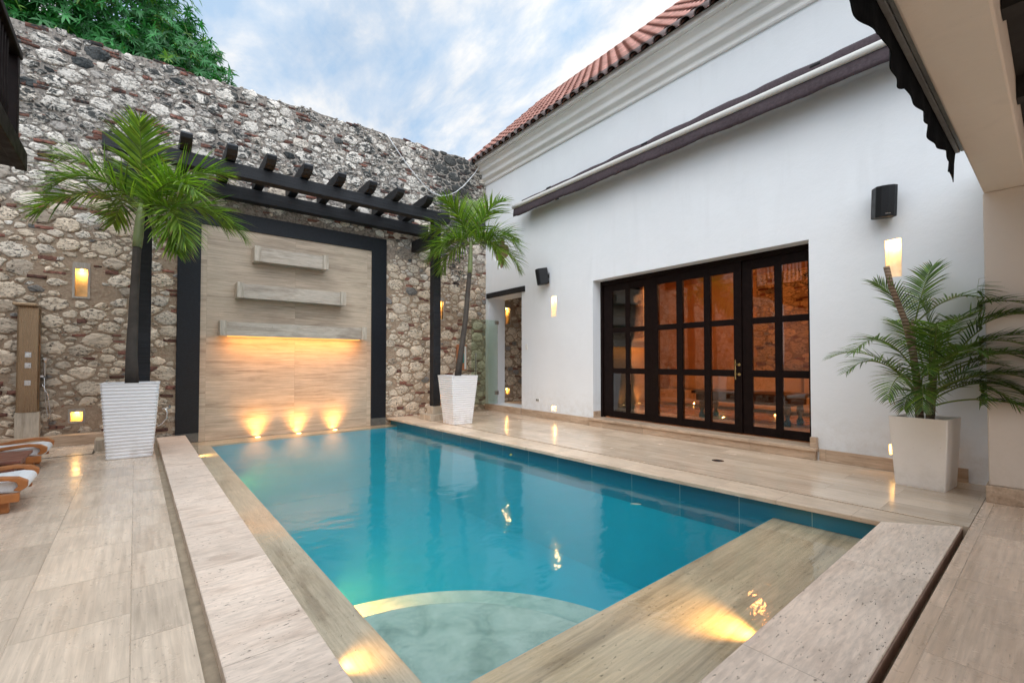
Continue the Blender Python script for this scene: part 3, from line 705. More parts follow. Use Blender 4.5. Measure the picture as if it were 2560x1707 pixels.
# fittings on the white wall
def speaker(s, z, label, yaw, sc_=1.0):
    t = at_house('wall_speaker', s, 0, z, yaw); tag(t, label, 'speaker', 'speakers on the white wall')
    mb = MB(); w, h = .105*sc_, .18*sc_
    outl = [(-w, -.06), (-w*.98, -.24), (-w*.6, -.285), (0, -.30), (w*.6, -.285), (w*.98, -.24), (w, -.06), (w*.7, -.03), (-w*.7, -.03)]
    mb.prism(outl, 'z', -h, h); b = mb.build('cabinet', M['blackplastic'], t, bevel=.012); b.rotation_euler.x = R(9)
    g = MB(); gl = [(-w*.94, -.246), (-w*.58, -.29), (0, -.305), (w*.58, -.29), (w*.94, -.246), (0, -.25)]; g.prism(gl, 'z', -h*.95, h*.95); gg = g.build('grille', M['grille'], t); gg.rotation_euler.x = R(9)
    e = MB(); e.box(-.025, .025, -.3075, -.3045, -h*.82, -h*.78); ee = e.build('badge', M['chrome'], t); ee.rotation_euler.x = R(9)
    k = MB(); k.box(-.03,.03,-.012,0,-.06,.06); k.tube([(0,-.01,0),(0,-.10,0)], .02, 10); k.build('bracket', M['blackplastic'], t)
speaker(2.62, 3.255, 'smaller looking black wall speaker near the doorway, tilted away', R(-32), 1.0)
speaker(8.68, 3.205, 'big black wall speaker above the niche beside the gallery pillar', R(28), 1.0)
def plate(name, s, z, w, h, label, cat, dark=False):
    t = at_house(name, s, 0, z); tag(t, label, cat); mb = MB(); mb.box(-w/2, w/2, -.012, 0, -h/2, h/2); mb.build('plate', M['whiteplastic'], t, bevel=.003)
    mb = MB()
    if dark:
        for dx in (-w*.22, w*.22): mb.lathe([(.016,0),(.016,.004)], 10, o=(0,0,0)) if 0 else mb.box(dx-.016, dx+.016, -.0145, -.0121, -h*.3, h*.3)
        mb.build('socket_face', M['blackplastic'], t)
    else: mb.box(-w*.25, w*.25, -.018, -.0121, -h*.28, h*.28); mb.build('rocker', M['whiteplastic'], t, bevel=.002)
plate('light_switch', 1.80, 1.655, .08, .13, 'white light switch on the wall beside the open doorway', 'switch')
plate('wall_socket', 2.21, .40, .12, .075, 'small dark faced double socket low on the white wall', 'socket', True)
plate('outlet_box', 9.30, .41, .07, .10, 'white outlet plate low on the wall behind the plain planter', 'socket')

# awning on the white wall
t = at_house('wall_awning', 5.2, 0, 5.0); tag(t, 'rolled dark purple awning with long white tube on the white wall', 'awning')
S0, S1 = -3.55, 4.6
def az(s): return -.035*(s+3.5)/8*1.0
mb = MB(); mb.tube([(s, -.30, .02+az(s)) for s in [S0 + (S1-S0)*i/20 for i in range(21)]], .049, 14); mb.build('roller_tube', M['alu'], t, smooth=True)
mb = MB(); rg = random.Random(9); NN = 90; rows = []
for i in range(NN+1):
    s = S0 + .02 + (S1-S0-.04)*i/NN; w1 = .007*math.sin(i*.55)+rg.gauss(0,.003); low = -.225 - .006*math.sin(i*.31) + (.012 if i % 18 < 2 else 0) + rg.gauss(0,.003)
    z = az(s)
    rows.append([(s, -.302, -.028+z), (s, -.31+w1*.5, -.11+z), (s, -.315+w1, low+.06+z), (s, -.31+w1*1.6, low+z), (s, -.303+w1*1.6, low+z), (s, -.306+w1, low+.06+z), (s, -.303+w1*.5, -.11+z), (s, -.295, -.028+z)])
idx = [[mb.vert(p) for p in r_] for r_ in rows]
for a, b in zip(idx, idx[1:]):
    for k in range(8): mb.face((a[k], a[(k+1) % 8], b[(k+1) % 8], b[k]))
mb.face(idx[0]); mb.face(idx[-1][::-1]); mb.build('valance', M['awning'], t, smooth=True)
mb = MB(); rows = []
for i in range(61):
    s = S0 + .3 + (S1-S0-.3)*i/60; g = .5 + .6*min(1, i/38) + .12*math.sin(i*.9)*(i % 7 > 3) ; z = az(s)
    rows.append([(s, -.285, .06+z), (s, -.265, .07+.10*g+z), (s, -.20, .09+.135*g+z), (s, -.10, .07+.10*g+z), (s, -.03, -.02+z), (s, -.09, -.10+z), (s, -.2, -.06+z)])
idx = [[mb.vert(p) for p in r_] for r_ in rows]
for a, b in zip(idx, idx[1:]):
    for k in range(7): mb.face((a[k], a[(k+1) % 7], b[(k+1) % 7], b[k]))
mb.face(idx[0]); mb.face(idx[-1][::-1]); mb.build('fabric_roll', M['awning'], t, smooth=True)
for s in (-2.3, .25, 2.9, 4.3):
    mb = MB(); mb.box(s-.02, s+.02, -.30, 0, -.02, .05); mb.box(s-.05, s+.05, -.015, 0, -.08, .12); mb.tube([(s-.06,-.25,.12),(s+.06,-.25,.12)], .03, 8); mb.build('bracket', M['blackplastic'], t)

# ------------------------------------------------------------------ water wall: granite frame, travertine panel, three troughs
t = empty('water_wall', (2.52, YW, -.16)); tag(t, 'travertine water wall with three spout troughs in a black granite frame', 'water feature')
ox, oz = 2.52, -.16
def P(mb_, n, m, b=0): return mb_.build(n, m, t, bevel=b)
mb = MB(); mb.box(.905-ox, 4.138-ox, -.005, .05, 0.005, 3.985); P(mb, 'panel', M['panel'])
mb = MB(); mb.box(.558-ox, .9045-ox, -.035, .05, .17, 4.30); mb.box(4.1385-ox, 4.492-ox, -.035, .05, .17, 4.30); mb.box(.905-ox, 4.138-ox, -.034, .05, 3.986, 4.299); P(mb, 'granite_frame', M['granite'], .004)
mb = MB(); mb.box(.56-ox, .903-ox, -.028, .05, 0.004, .168); mb.box(4.14-ox, 4.49-ox, -.028, .05, .004, .168); P(mb, 'frame_foot', m_plain('grey_worn_granite', (.10,.095,.085), .5, nscale=20, var=.3), .004)
for x0, x1, z0, z1, lit in ((1.18, 3.92, 1.775, 2.05, 1), (1.445, 3.46, 2.495, 2.78, 0), (1.722, 3.09, 3.215, 3.505, 0)):
    mb = MB(); a0, a1 = x0-ox+.11, x1-ox-.11; y0 = -.30
    mb.box(a0, a1, y0+.02, y0+.05, z0-oz, z1-oz-.02); mb.box(a0, a1, y0+.051, -.0055, z0-oz+.001, z0-oz+.03)
    tr = P(mb, 'trough', M['trough'], .003)
    for e0, e1 in ((x0-ox, a0-.0005), (a1+.0005, x1-ox)):
        m2 = MB(); m2.box(e0, e1, y0-.004, -.0055, z0-oz-.004, z1-oz); m2.build('end_block', M['block'], tr, bevel=.004)
    if lit:
        m2 = MB(); m2.box(a0+.02, a1-.02, -.22, -.16, z0-oz-.012, z0-oz-.001); m2.build('light_strip', M['bulb_soft'], tr)
        lamp('strip_lamp', 'AREA', t, ((a0+a1)/2, -.26, z0-oz-.02), 19, (1,.43,.12), rot=(0,.38,-1), sx=a1-a0-.1, sy=.05)
# spouts of light at the foot of the panel
for x, lb in ((1.84, 'underwater style uplight washing the panel, first from the ribbed palm planter side'), (2.58, 'middle uplight at the foot of the travertine panel'), (3.30, 'uplight at the foot of the panel nearest the open doorway')):
    f = empty('uplight', (x, 9.90, -.176)); tag(f, lb, 'uplight', 'uplights at the foot of the panel')
    mb = MB(); mb.lathe([(.06,0),(.06,.012),(.05,.018)], 18); mb.build('bezel', M['steel'], f)
    mb = MB(); mb.lathe([(.045,.0185),(.04,.026)], 18); mb.build('lens', m_emit('uplight_lens', (1,.75,.32), 10), f)
    lamp('uplight_lamp', 'SPOT', f, (0,0,.05), 50, (1,.44,.10), .10, rot=(0,.14,1), spot_size=R(120), spot_blend=1)
    lamp('uplight_lamp', 'SPOT', f, (0,.06,.035), 7, (1,.44,.09), .03, rot=(0,.5,1), spot_size=R(150), spot_blend=1)

# kerb lights and lights under water
def kerb_light(loc, d, label, e, size=100, grp='lights in the pool kerb', lens=M['bulb'], tgt=-.25, ke=6, lc=(1,.52,.12)):
    f = empty('pool_light', loc, math.atan2(d[1], d[0])); tag(f, label, 'pool light', grp)
    mb = MB(); mb.tube([(-.02,0,0),(.004,0,0)], .032, 16); mb.build('rim', M['steel'], f)
    mb = MB(); mb.tube([(.0045,0,0),(.008,0,0)], .024, 16); mb.build('lens', lens, f)
    lamp('pool_lamp', 'SPOT', f, (.03,0,0), e*ke, lc, .02, rot=(1,0,tgt), spot_size=R(size), spot_blend=1)
kerb_light((.70, 2.22, -.10), (1,0), 'kerb light glowing on the narrow ledge close to the round steps', 2.6, 100)
kerb_light((.70, 8.55, -.10), (1,0), 'kerb light glowing on the narrow ledge near the water wall', 5, 110)
kerb_light((2.62, .966, -.10), (-.12,1), 'kerb light casting a long beam over the wide shallow shelf', 12, 84, tgt=-.12)
L2 = m_emit('submerged_lens', (1,.8,.4), 3)
kerb_light((1.043, 3.35, -.42), (1,.25), 'submerged light on the pool side near the round steps', 40, 150, 'lights under water', L2, -.4, 2.6, (1,.40,.08))
kerb_light((1.043, 7.3, -.40), (1,.1), 'submerged light on the pool side towards the water wall', 40, 150, 'lights under water', L2, -.15, 2.0, (1,.40,.08))

# ------------------------------------------------------------------ pergola
t = empty('pergola', (2.5, 9.05, 0)); tag(t, 'black timber pergola with curved rafter ends over the water wall', 'pergola')
def B(n, x0, x1, y0, y1, z0, z1, b=.008): 
    mb = MB(); mb.box(x0-2.5, x1-2.5, y0-9.05, y1-9.05, z0, z1); return mb.build(n, M['blackwood'], t, bevel=b)
B('post', .02, .18, 8.97, 9.13, .0, 4.47); B('post', 5.14, 5.32, 8.96, 9.14, .21, 4.47)
mb = MB(); mb.box(4.98-2.5, 5.48-2.5, -.25, .25, 0, .13); mb.box(5.10-2.5, 5.36-2.5, -.13, .13, .1305, .30); mb.build('post_base', M['block'], t, bevel=.006)
B('beam', -.42, 5.55, 8.95, 9.15, 4.4705, 4.69); B('beam', -.42, 5.45, 9.78, 9.98, 4.34, 4.58)
B('side_beam', 5.13, 5.33, 9.16, 10.04, 3.95, 4.20); B('side_beam', .0, .20, 9.16, 10.04, 3.95, 4.20)
for x in (-.115, .50, 1.12, 1.705, 2.308, 2.913, 3.53, 4.125, 4.803):
    mb = MB(); pts = [(10.03, 4.60), (10.03, 4.80), (9.0, 4.895), (8.70, 4.90), (8.66, 4.86), (8.68, 4.80), (8.76, 4.74), (8.90, 4.705), (9.2, 4.6905)]
    mb.prism([(a-9.05, b) for a, b in pts], 'x', x-2.5, x-2.5+.155); mb.build('rafter', M['blackwood'], t, bevel=.006)

# ------------------------------------------------------------------ planters
def planter(loc, rz, wt, wb, h, label, ribbed, mat):
    t = empty('planter', loc, rz); tag(t, label, 'planter', 'white tapered planters' if ribbed else None)
    mb = MB(); rows = []; N_ = 22 if ribbed else 1
    prof = []
    if ribbed:
        for i in range(N_):
            for f, o_ in ((0, -.006), (.18, .004), (.55, .007), (.85, .003), (.97, -.006)):
                u = (i+f)/N_; prof.append((wb + (wt-wb)*u + o_, h*u*.985))
        prof += [(wt+.008, h*.987), (wt+.010, h), (wt-.04, h), (wt-.05, h-.06)]
    else: prof = [(wb, 0), (wb+.005, .02), (wt, h-.02), (wt+.002, h), (wt-.03, h), (wt-.04, h-.05)]
    for w, z in prof:
        c = .93 if ribbed else .97
        rows.append([mb.vert((x*w, y*w, z)) for x, y in ((-1,-c),(-c,-1),(c,-1),(1,-c),(1,c),(c,1),(-c,1),(-1,c))])
    for a, b in zip(rows, rows[1:]):
        for k in range(8): mb.face((a[k], a[(k+1) % 8], b[(k+1) % 8], b[k]))
    mb.face(rows[0][::-1]); mb.build('pot', mat, t)
    w, z = prof[-1]; mb = MB(); mb.poly([(-w+.001,-w+.001,z),(w-.001,-w+.001,z),(w-.001,w-.001,z),(-w+.001,w-.001,z)]); mb.build('soil', M['soil'], t)
    return t
planter((-.03, 8.25, 0), R(-3), .30, .235, 1.01, 'ribbed white planter near the shower holding the taller palm', True, M['planter'])
planter((5.25, 8.14, 0), R(-2), .31, .22, 1.01, 'ribbed white planter by the pergola post holding the slimmer palm', True, M['planter'])
planter((6.43, .94, 0), R(-96), .235, .195, .72, 'plain smooth off-white planter holding the areca palm by the gallery pillar', False, M['planter_plain'])

# ------------------------------------------------------------------ palms
RT = Vector((math.cos(R(39.6)), -math.sin(R(39.6)), 0)); FW = Vector((math.sin(R(39.6)), math.cos(R(39.6)), 0)); UP = Vector((0,0,1))
def clear_pillar(mb, o):
    for i, p in enumerate(mb.v):
        x, y = p[0]+o[0], p[1]+o[1]
        if y < .50 and x > 6.085: mb.v[i] = (6.085 - .02*((i*37) % 10)/10 - .06*min(1, (x-6.085)) - o[0], p[1], p[2])
def frond(mb, base, d0, L, droop, nl, ll, lw, rg, plume=.35, petiole=.14, base_col=(.075,.165,.018), tip_col=(.20,.29,.03), stalk=.012, bend=Vector((0,0,0))):
    d = Vector(d0).normalized(); p = Vector(base); n = 26; step = L/n; pts = [p.copy()]; dirs = [d.copy()]
    for i in range(n):
        d = (d + Vector((0,0,-1)) * droop * (.35 + 1.3*i/n) / n + bend/n).normalized(); p = p + d*step; pts.append(p.copy()); dirs.append(d.copy())
    mb.cur = (.17,.21,.055,1); mb.tube(pts, [stalk*(1-.85*i/n)+.0015 for i in range(n+1)], 5)
    sd0 = None
    for k in range(nl):
        t_ = petiole + (1-petiole)*(k+.5)/nl; fi = t_*n; i = min(n-1, int(fi)); q = pts[i].lerp(pts[i+1], fi-i); dd = dirs[i]
        sd = dd.cross(UP)
        if sd.length < .2: sd = sd0 if sd0 is not None else Vector((1,0,0))
        sd = sd.normalized(); sd0 = sd; un = sd.cross(dd).normalized(); u = (t_-petiole)/(1-petiole)
        for sg in (-1, 1):
            ln = ll * (math.sin(math.pi*(.16+.78*u))**.7) * rg.uniform(.86, 1.1)
            va = .30 + rg.gauss(0, plume)
            ld = (sd*sg*math.cos(va) + un*math.sin(va))*(1-.35*u) + dd*(.45+.75*u); ld.normalize()
            w = lw*(.75+.25*math.sin(math.pi*u)); c = rg.uniform(.5, 1.35); mx = rg.random()**.7*.9
            if rg.random() < .06: c *= 1.3; mx = 1.3
            col = tuple((base_col[j]*(1-mx)+tip_col[j]*mx)*c for j in range(3)); mb.cur = (*col, 1)
            wv = ld.cross(un); wv = wv.normalized() if wv.length > .1 else dd.copy()
            pp = q.copy(); prev = None; S = 5; nn = wv.cross(ld).normalized()
            brown = rg.random() < .22
            for j in range(S+1):
                if brown and j >= S-1: mb.cur = (.20*c,.14*c,.05*c,1)
                f = j/S; ww = w*(.5+.5*min(1, f*4))*(1-f**2.2)
                a, m_, b = mb.vert(pp - wv*ww), mb.vert(pp - nn*ww*.35), mb.vert(pp + wv*ww)
                if prev: mb.face((prev[0], prev[1], m_, a)); mb.face((prev[1], prev[2], b, m_))
                prev = (a, m_, b); ld = (ld + Vector((0,0,-1))*(.055+.10*f)).normalized(); pp = pp + ld*ln/S
    mb.cur = (1,1,1,1)
def adonidia(loc, path, rad, shaft, fr, label, seed, infl=None):
    t = empty('palm_tree', loc); tag(t, label, 'palm'); rg = random.Random(seed)
    mb = MB(); mb.tube(path, rad, 14); mb.build('trunk', M['bark_palm'], t, smooth=True)
    mb = MB(); mb.tube(shaft[0], shaft[1], 14); mb.build('crownshaft', M['crownshaft'], t, smooth=True)
    top = Vector(shaft[0][-1])
    for ang, depth, L, dr in fr:
        d = RT*math.cos(R(ang)) + UP*math.sin(R(ang)) + FW*depth
        mb = MB(); mb.keep = True; frond(mb, top + Vector((0,0,-.06)), d, L*(.90 if ang > 100 else 1.0), dr*1.12, 50, .56, .0155, rg, .40, .12)
        mb.build('frond', M['leaf_palm'], t, smooth=True)
    if infl:
        mb = MB(); 
        for k in range(14):
            a = rg.uniform(-.5,.5); b0 = top + Vector((0,0,-.16)); pts = [b0, b0+RT*.1*(1+a)+Vector((0,0,.02)), b0+RT*(.26+a*.1)-UP*(.08+.2*rg.random())-FW*.1, b0+RT*(.34+a*.15)-UP*(.25+.25*rg.random())-FW*.12]
            mb.tube(pts, [.006,.005,.004,.003], 4)
            for q in range(6): c = pts[2].lerp(pts[3], q/6); mb.box(c.x-.008,c.x+.008,c.y-.008,c.y+.008,c.z-.008,c.z+.008)
        mb.build('flower_stalk', M['stemgreen'], t)
adonidia((-.01, 8.25, 0), [(-.02,0,.9),(-.03,0,1.4),(-.015,0,2.1),(.0,0,2.6),(.01,0,2.92)], [.082,.066,.055,.05,.05],
    ([(.01,0,2.9),(.02,0,3.05),(.035,0,3.3),(.055,0,3.52)], [.056,.06,.052,.035]),
    [(128,-.1,1.45,1.0),(104,.35,1.25,.9),(80,-.25,1.15,.9),(60,.25,1.3,1.3),(38,-.35,1.35,1.5),(22,.3,1.45,1.5),(10,-.45,1.3,1.9),(-4,-.5,1.2,1.8),(143,.5,1.3,1.5),(152,-.4,1.4,1.6),(120,-.7,1.2,2.0),(45,.8,1.2,1.6)],
    'tall palm with full green crown in the ribbed planter near the shower', 5, True)
adonidia((5.27, 8.16, 0), [(-.02,.0,.9),(.06,-.02,1.5),(.16,-.04,2.2),(.22,-.05,2.9),(.25,-.06,3.22)], [.075,.06,.055,.05,.046],
    ([(.25,-.06,3.2),(.26,-.06,3.3),(.27,-.06,3.6),(.285,-.06,3.88)], [.05,.054,.046,.03]),
    [(135,.1,1.25,1.4),(108,-.3,1.25,1.2),(88,.3,1.3,1.0),(66,-.35,1.25,1.2),(48,.3,1.2,1.5),(30,-.3,1.25,1.7),(14,.1,1.3,1.9),(160,-.2,1.2,1.9),(172,.5,1.15,1.9),(20,-.7,1.1,2.2),(150,-.7,1.1,2.1),(60,.8,1.1,1.6)],
    'slender leaning palm with drooping crown beside the pergola post', 6)

# areca palm by the gallery
t = empty('areca_palm', (6.42, .93, .0)); tag(t, 'bushy areca palm with one cut-off bare stem beside the gallery pillar', 'palm'); rg = random.Random(12)
def SP(r_, u_, f_=0): return RT*r_ + UP*u_ + FW*f_
mb = MB(); mb.tube([SP(-.06,.66), SP(-.09,1.0,-.02), SP(-.14,1.35,-.03), SP(-.22,1.72,-.03), SP(-.36,2.08,-.03), SP(-.41,2.30,-.03)], [.036,.034,.031,.028,.026,.028], 10); mb.build('cut_stem', M['bark_areca'], t, smooth=True)
for a, b in ((SP(.06,.66), SP(.10,1.35,.02)), (SP(.0,.66,.06), SP(-.05,1.75,.08)), (SP(.11,.66,.05), SP(.2,1.3,.08)), (SP(-.02,.66,-.06), SP(-.06,1.05,-.1))):
    mb = MB(); mb.tube([a, a.lerp(b,.5), b], [.026,.02,.014], 8); mb.build('stem', M['bark_areca'], t, smooth=True)
AF = [(SP(-.05,1.6,.05),115,0,.62,1.0),(SP(-.05,1.7,.05),72,.1,.62,.7),(SP(-.03,1.72,.05),48,-.1,.78,1.9),(SP(.02,1.45),55,-.25,.95,2.0),(SP(.1,1.3),62,.15,.95,1.8),(SP(.12,1.3),40,-.4,.9,2.0),
  (SP(-.08,1.15),128,-.2,.95,2.0),(SP(-.1,1.0),118,.3,.8,2.0),(SP(-.08,1.0),140,-.5,.8,2.1),(SP(-.1,.8),128,-.1,.85,2.2),(SP(-.05,.75),112,-.5,.75,2.3),(SP(.0,.8),140,-.8,.7,2.2),
  (SP(.18,1.2),38,-.6,.95,1.7),(SP(.2,1.15),24,-.3,1.0,1.6),(SP(.16,1.0),50,-.7,.8,2.2),(SP(.14,.9),30,.2,.8,2.2),(SP(.1,.8),42,-.6,.75,2.4),(SP(.1,.75),15,-.2,.75,2.0),(SP(.05,.78),70,-.9,.7,2.3),
  (SP(.02,1.0),95,-.6,.8,2.2),(SP(.02,1.15),85,.4,.8,1.6),(SP(.05,1.1),105,-.3,.75,1.8),(SP(.15,1.1),65,.5,.9,1.9),(SP(.06,.72),60,-.2,.7,1.6),(SP(.0,.72),160,-.5,.6,1.9),]
AF = [(b + UP*(.16 if b.z < .9 else 0), a if 25 < a < 150 else (38 if a < 90 else 140), dp, L, min(d_, 1.9)) for b, a, dp, L, d_ in AF]
for k in range(5): AF.append((SP(rg.uniform(-.05,.15), rg.uniform(.9,1.3), rg.uniform(-.15,.1)), rg.uniform(35,135), rg.uniform(-.6,.4), rg.uniform(.65,.9), rg.uniform(1.4,2.0)))
for b, ang, dep, L, dr in AF:
    mb = MB(); mb.keep = True
    frond(mb, b, RT*math.cos(R(ang)) + UP*math.sin(R(ang)) + FW*dep, L*1.15, dr, 27, .29, .0095, rg, .12, .2, (.055,.12,.03), (.13,.20,.03), .008)
    clear_pillar(mb, (6.42, .93)); mb.build('frond', M['leaf_palm'], t, smooth=True)
for z, f, u, L in ((1.25,-.9,.9,1.2), (1.0,-1.1,.75,1.25), (.85,-1.2,.5,1.1), (1.4,-.8,1.0,1.15)):      # fronds that swing round in front of the pillar
    mb = MB(); mb.keep = True
    frond(mb, SP(.0, z, -.12), FW*f + UP*u, L, 1.5, 34, .30, .0115, rg, .12, .3, (.055,.12,.03), (.13,.20,.03), .008, RT*1.9)
    clear_pillar(mb, (6.42, .93)); mb.build('frond', M['leaf_palm'], t, smooth=True)

# ------------------------------------------------------------------ mango tree beyond the wall
t = empty('mango_tree', (-1.2, 13.4, 0)); tag(t, 'dense green mango tree rising behind the stone wall', 'tree'); rg = random.Random(21)
mb = MB(); mb.tube([(0,0,-.05),(.1,0,2),(.0,.1,4),(.2,.1,5.4),(.1,.2,7)], [.34,.28,.24,.2,.12], 12)
for a in (-2.6, -1.2, .5, 1.7): mb.tube([(.1,.1,5.0),(a*.5,.1*a,6.2),(a,-.3,7.4)], [.14,.10,.04], 8)
mb.build('trunk', M['bark'], t, smooth=True)
LOBES = [((-2.6,-.6,8.3),(2.0,1.7,1.7)), ((-.8,-.9,8.9),(1.9,1.6,1.9)), ((.7,-.7,8.5),(1.6,1.5,1.5)), ((1.75,-.6,7.85),(1.2,1.3,1.0)), ((2.45,-.5,7.25),(.75,1.0,.75)), ((-1.5,-1.5,7.2),(1.8,1.0,.85)), ((.8,-1.4,7.25),(1.9,1.0,.7)), ((-4.2,-.5,7.8),(1.7,1.5,1.7)), ((0,.8,9.2),(2.4,1.6,2.0))]
mb = MB(); mb.keep = True
for (c, r_) in LOBES:
    for k in range(int(560 * (r_[0]*r_[2])**.85)):
        v = Vector((rg.gauss(0,1), rg.gauss(0,1), rg.gauss(0,1))).normalized(); rr = rg.uniform(.62, 1.06)
        if v.y > .55: continue
        bump = 1 + .22*mnoise.noise(Vector((v.x*2.5+c[0], v.y*2.5, v.z*2.5)))
        p = Vector((c[0]+v.x*r_[0]*rr*bump, c[1]+v.y*r_[1]*rr*bump, c[2]+v.z*r_[2]*rr*bump))
        ax = (v*.8 + Vector((rg.gauss(0,.4), rg.gauss(0,.4), .35+rg.gauss(0,.3)))).normalized()
        s1 = ax.orthogonal().normalized(); s2 = ax.cross(s1); tone = rg.uniform(.55, 1.25); yel = rg.random() < .09
        nlv = rg.randint(8, 12); a0 = rg.random()*6.28
        for j in range(nlv):
            a = a0 + 6.283*j/nlv*1.6; ld = (s1*math.cos(a)+s2*math.sin(a) + ax*rg.uniform(.05,.75)).normalized(); ln = rg.uniform(.10,.24); w = ln*.095
            cc = tone*rg.uniform(.8,1.2); mb.cur = (.15*cc,.30*cc,.05*cc,1) if yel else (.040*cc,.20*cc,.052*cc,1)
            wv = ld.cross(ax); wv = wv.normalized() if wv.length > .05 else s1; q = p.copy(); prev = None
            for f, ww in ((0,.35),(.3,1),(.65,.8),(1,.05)):
                a_, b_ = mb.vert(q - wv*w*ww), mb.vert(q + wv*w*ww)
                if prev: mb.face((prev[0], prev[1], b_, a_))
                prev = (a_, b_); ld = (ld + Vector((0,0,-.32))).normalized(); q = q + ld*ln*.33
mb.cur = (1,1,1,1); mb.build('crown', M['leaf_mango'], t)
mb = MB()
# ------------------------------------------------------------------ shower column and bits at the foot of the wall
t = empty('outdoor_shower', (-1.235, YW, 0)); tag(t, 'brushed steel shower column on a travertine foot against the stone wall', 'shower')
mb = MB(); mb.prism([(-.122,-.045),(.122,-.045),(.122,-.165),(.10,-.178),(-.10,-.178),(-.122,-.165)], 'z', .54, 2.12); mb.build('column', M['steel'], t, bevel=.006)
mb = MB(); mb.prism([(-.13,-.045),(.13,-.045),(.13,-.17),(-.13,-.17)], 'z', 0, .539); mb.build('pedestal', M['block'], t, bevel=.005)
mb = MB(); mb.box(-.15, .10, -.36, -.04, 2.121, 2.16); mb.build('shower_head', M['steel'], t, bevel=.006)
for z in (1.40, 1.24, .98): 
    mb = MB(); mb.box(-.035, .035, -.189, -.178, z-.04, z+.04); k = mb.build('control_plate', M['chrome'], t, bevel=.003)
    mb = MB(); mb.tube([(0,-.19,z),(0,-.225,z)], .022 if z > 1.3 else .016, 14); mb.build('knob', M['whiteplastic'] if z > 1.3 else M['chrome'], k)
mb = MB(); mb.box(.124, .16, -.12, -.07, 1.06, 1.09); mb.tube([(.165,-.1,1.08),(.17,-.12,1.28)], .016, 10); mb.tube([(.17,-.11,1.30),(.175,-.145,1.34)], .028, 12); mb.build('hand_shower', M['chrome'], t)
mb = MB(); mb.tube([(.165,-.1,1.06),(.17,-.08,.8),(.20,-.06,.5),(.235,-.08,.36),(.24,-.09,.5),(.20,-.08,.8),(.13,-.08,.98)], .007, 6); mb.build('hose', M['chrome'], t, smooth=True)
# access pavers, kerb strip and blocks
def slab(name, x0, x1, y0, y1, z0, z1, label, cat, mat=M['block'], grp=None):
    cx, cy = (x0+x1)/2, (y0+y1)/2; mb = MB(); mb.box(x0-cx, x1-cx, y0-cy, y1-cy, 0, z1-z0); o = mb.build(name, mat, loc=(cx,cy,z0), bevel=.006); tag(o, label, cat, grp); return o
slab('stone_ledge', -3.2, .1, YW-.26, YW-.02, 0, .16, 'low travertine ledge along the foot of the stone wall behind the shower', 'ledge', M['base'])
slab('stone_block', -.44, -.12, 8.95, 9.30, 0, .16, 'square travertine block on the shower side of the ribbed planter', 'stone block')
slab('stone_block', .26, .42, 9.0, 9.2, 0, .17, 'square travertine block on the pool side of the ribbed planter', 'stone block') if 0 else None
mb = MB()
for a in ((-1.15,-.43,8.72,8.745),(-.455,-.43,8.745,9.2)): mb.box(a[0],a[1],a[2],a[3],.0005,.004)
mb.box(-1.02,-1.0,8.9,9.0,.0005,.004)
o = mb.build('access_cover', M['blackplastic']); tag(o, 'dark slot outline of an access cover in the floor before the shower', 'floor cover')
t = empty('wall_tap', (.42, YW-.01, .42)); tag(t, 'metal tap with looped pipe low on the stone wall behind the planter', 'tap')
mb = MB(); mb.tube([(0,0,.06),(0,-.07,.06),(.02,-.09,.0),(.02,-.09,-.1),(-.05,-.09,-.2),(-.14,-.08,-.24)], .013, 8); mb.tube([(-.05,-.07,.06),(.05,-.07,.06)], .010, 8); mb.build('pipe', M['chrome'], t, smooth=True)
mb = MB(); mb.tube([(.05,-.07,.06),(.05,-.07,.12)], .02, 10); mb.build('handle', M['chrome'], t)
t = empty('floor_drain', (5.90, 2.90, .0005)); tag(t, 'round metal floor drain in the travertine walkway', 'drain')
mb = MB(); mb.lathe([(.075,0),(.075,.004),(.06,.0045)], 24); mb.build('rim', M['chrome'], t)
mb = MB()
for k in range(5): mb.box(-.045+.02*k, -.035+.02*k, -.045, .045, .0046, .0058)
mb.build('grate', M['blackplastic'], t)
def leafy(loc, rz, label, col):
    mb = MB(); mb.cur = (*col, 1); L = .11; rows = []
    for i in range(7):
        f = i/6; w = .022*math.sin(math.pi*min(1,.08+.9*f)); rows.append([mb.vert((L*f, -w, .002+.006*f*f)), mb.vert((L*f, 0, .0)), mb.vert((L*f, w, .002+.006*f*f))])
    for a, b in zip(rows, rows[1:]): mb.face((a[0],a[1],b[1],b[0])); mb.face((a[1],a[2],b[2],b[1]))
    o = mb.build('fallen_leaf', M['leaf_palm'], loc=loc, rotz=rz); tag(o, label, 'leaf')
leafy((4.48, 5.45, WZ+.002), .8, 'pale yellow leaf floating on the pool near the walkway edge', (.4,.4,.12))
leafy((3.98, 2.75, WZ+.002), 2.4, 'small pale leaf floating in the deep corner of the pool', (.4,.42,.35))

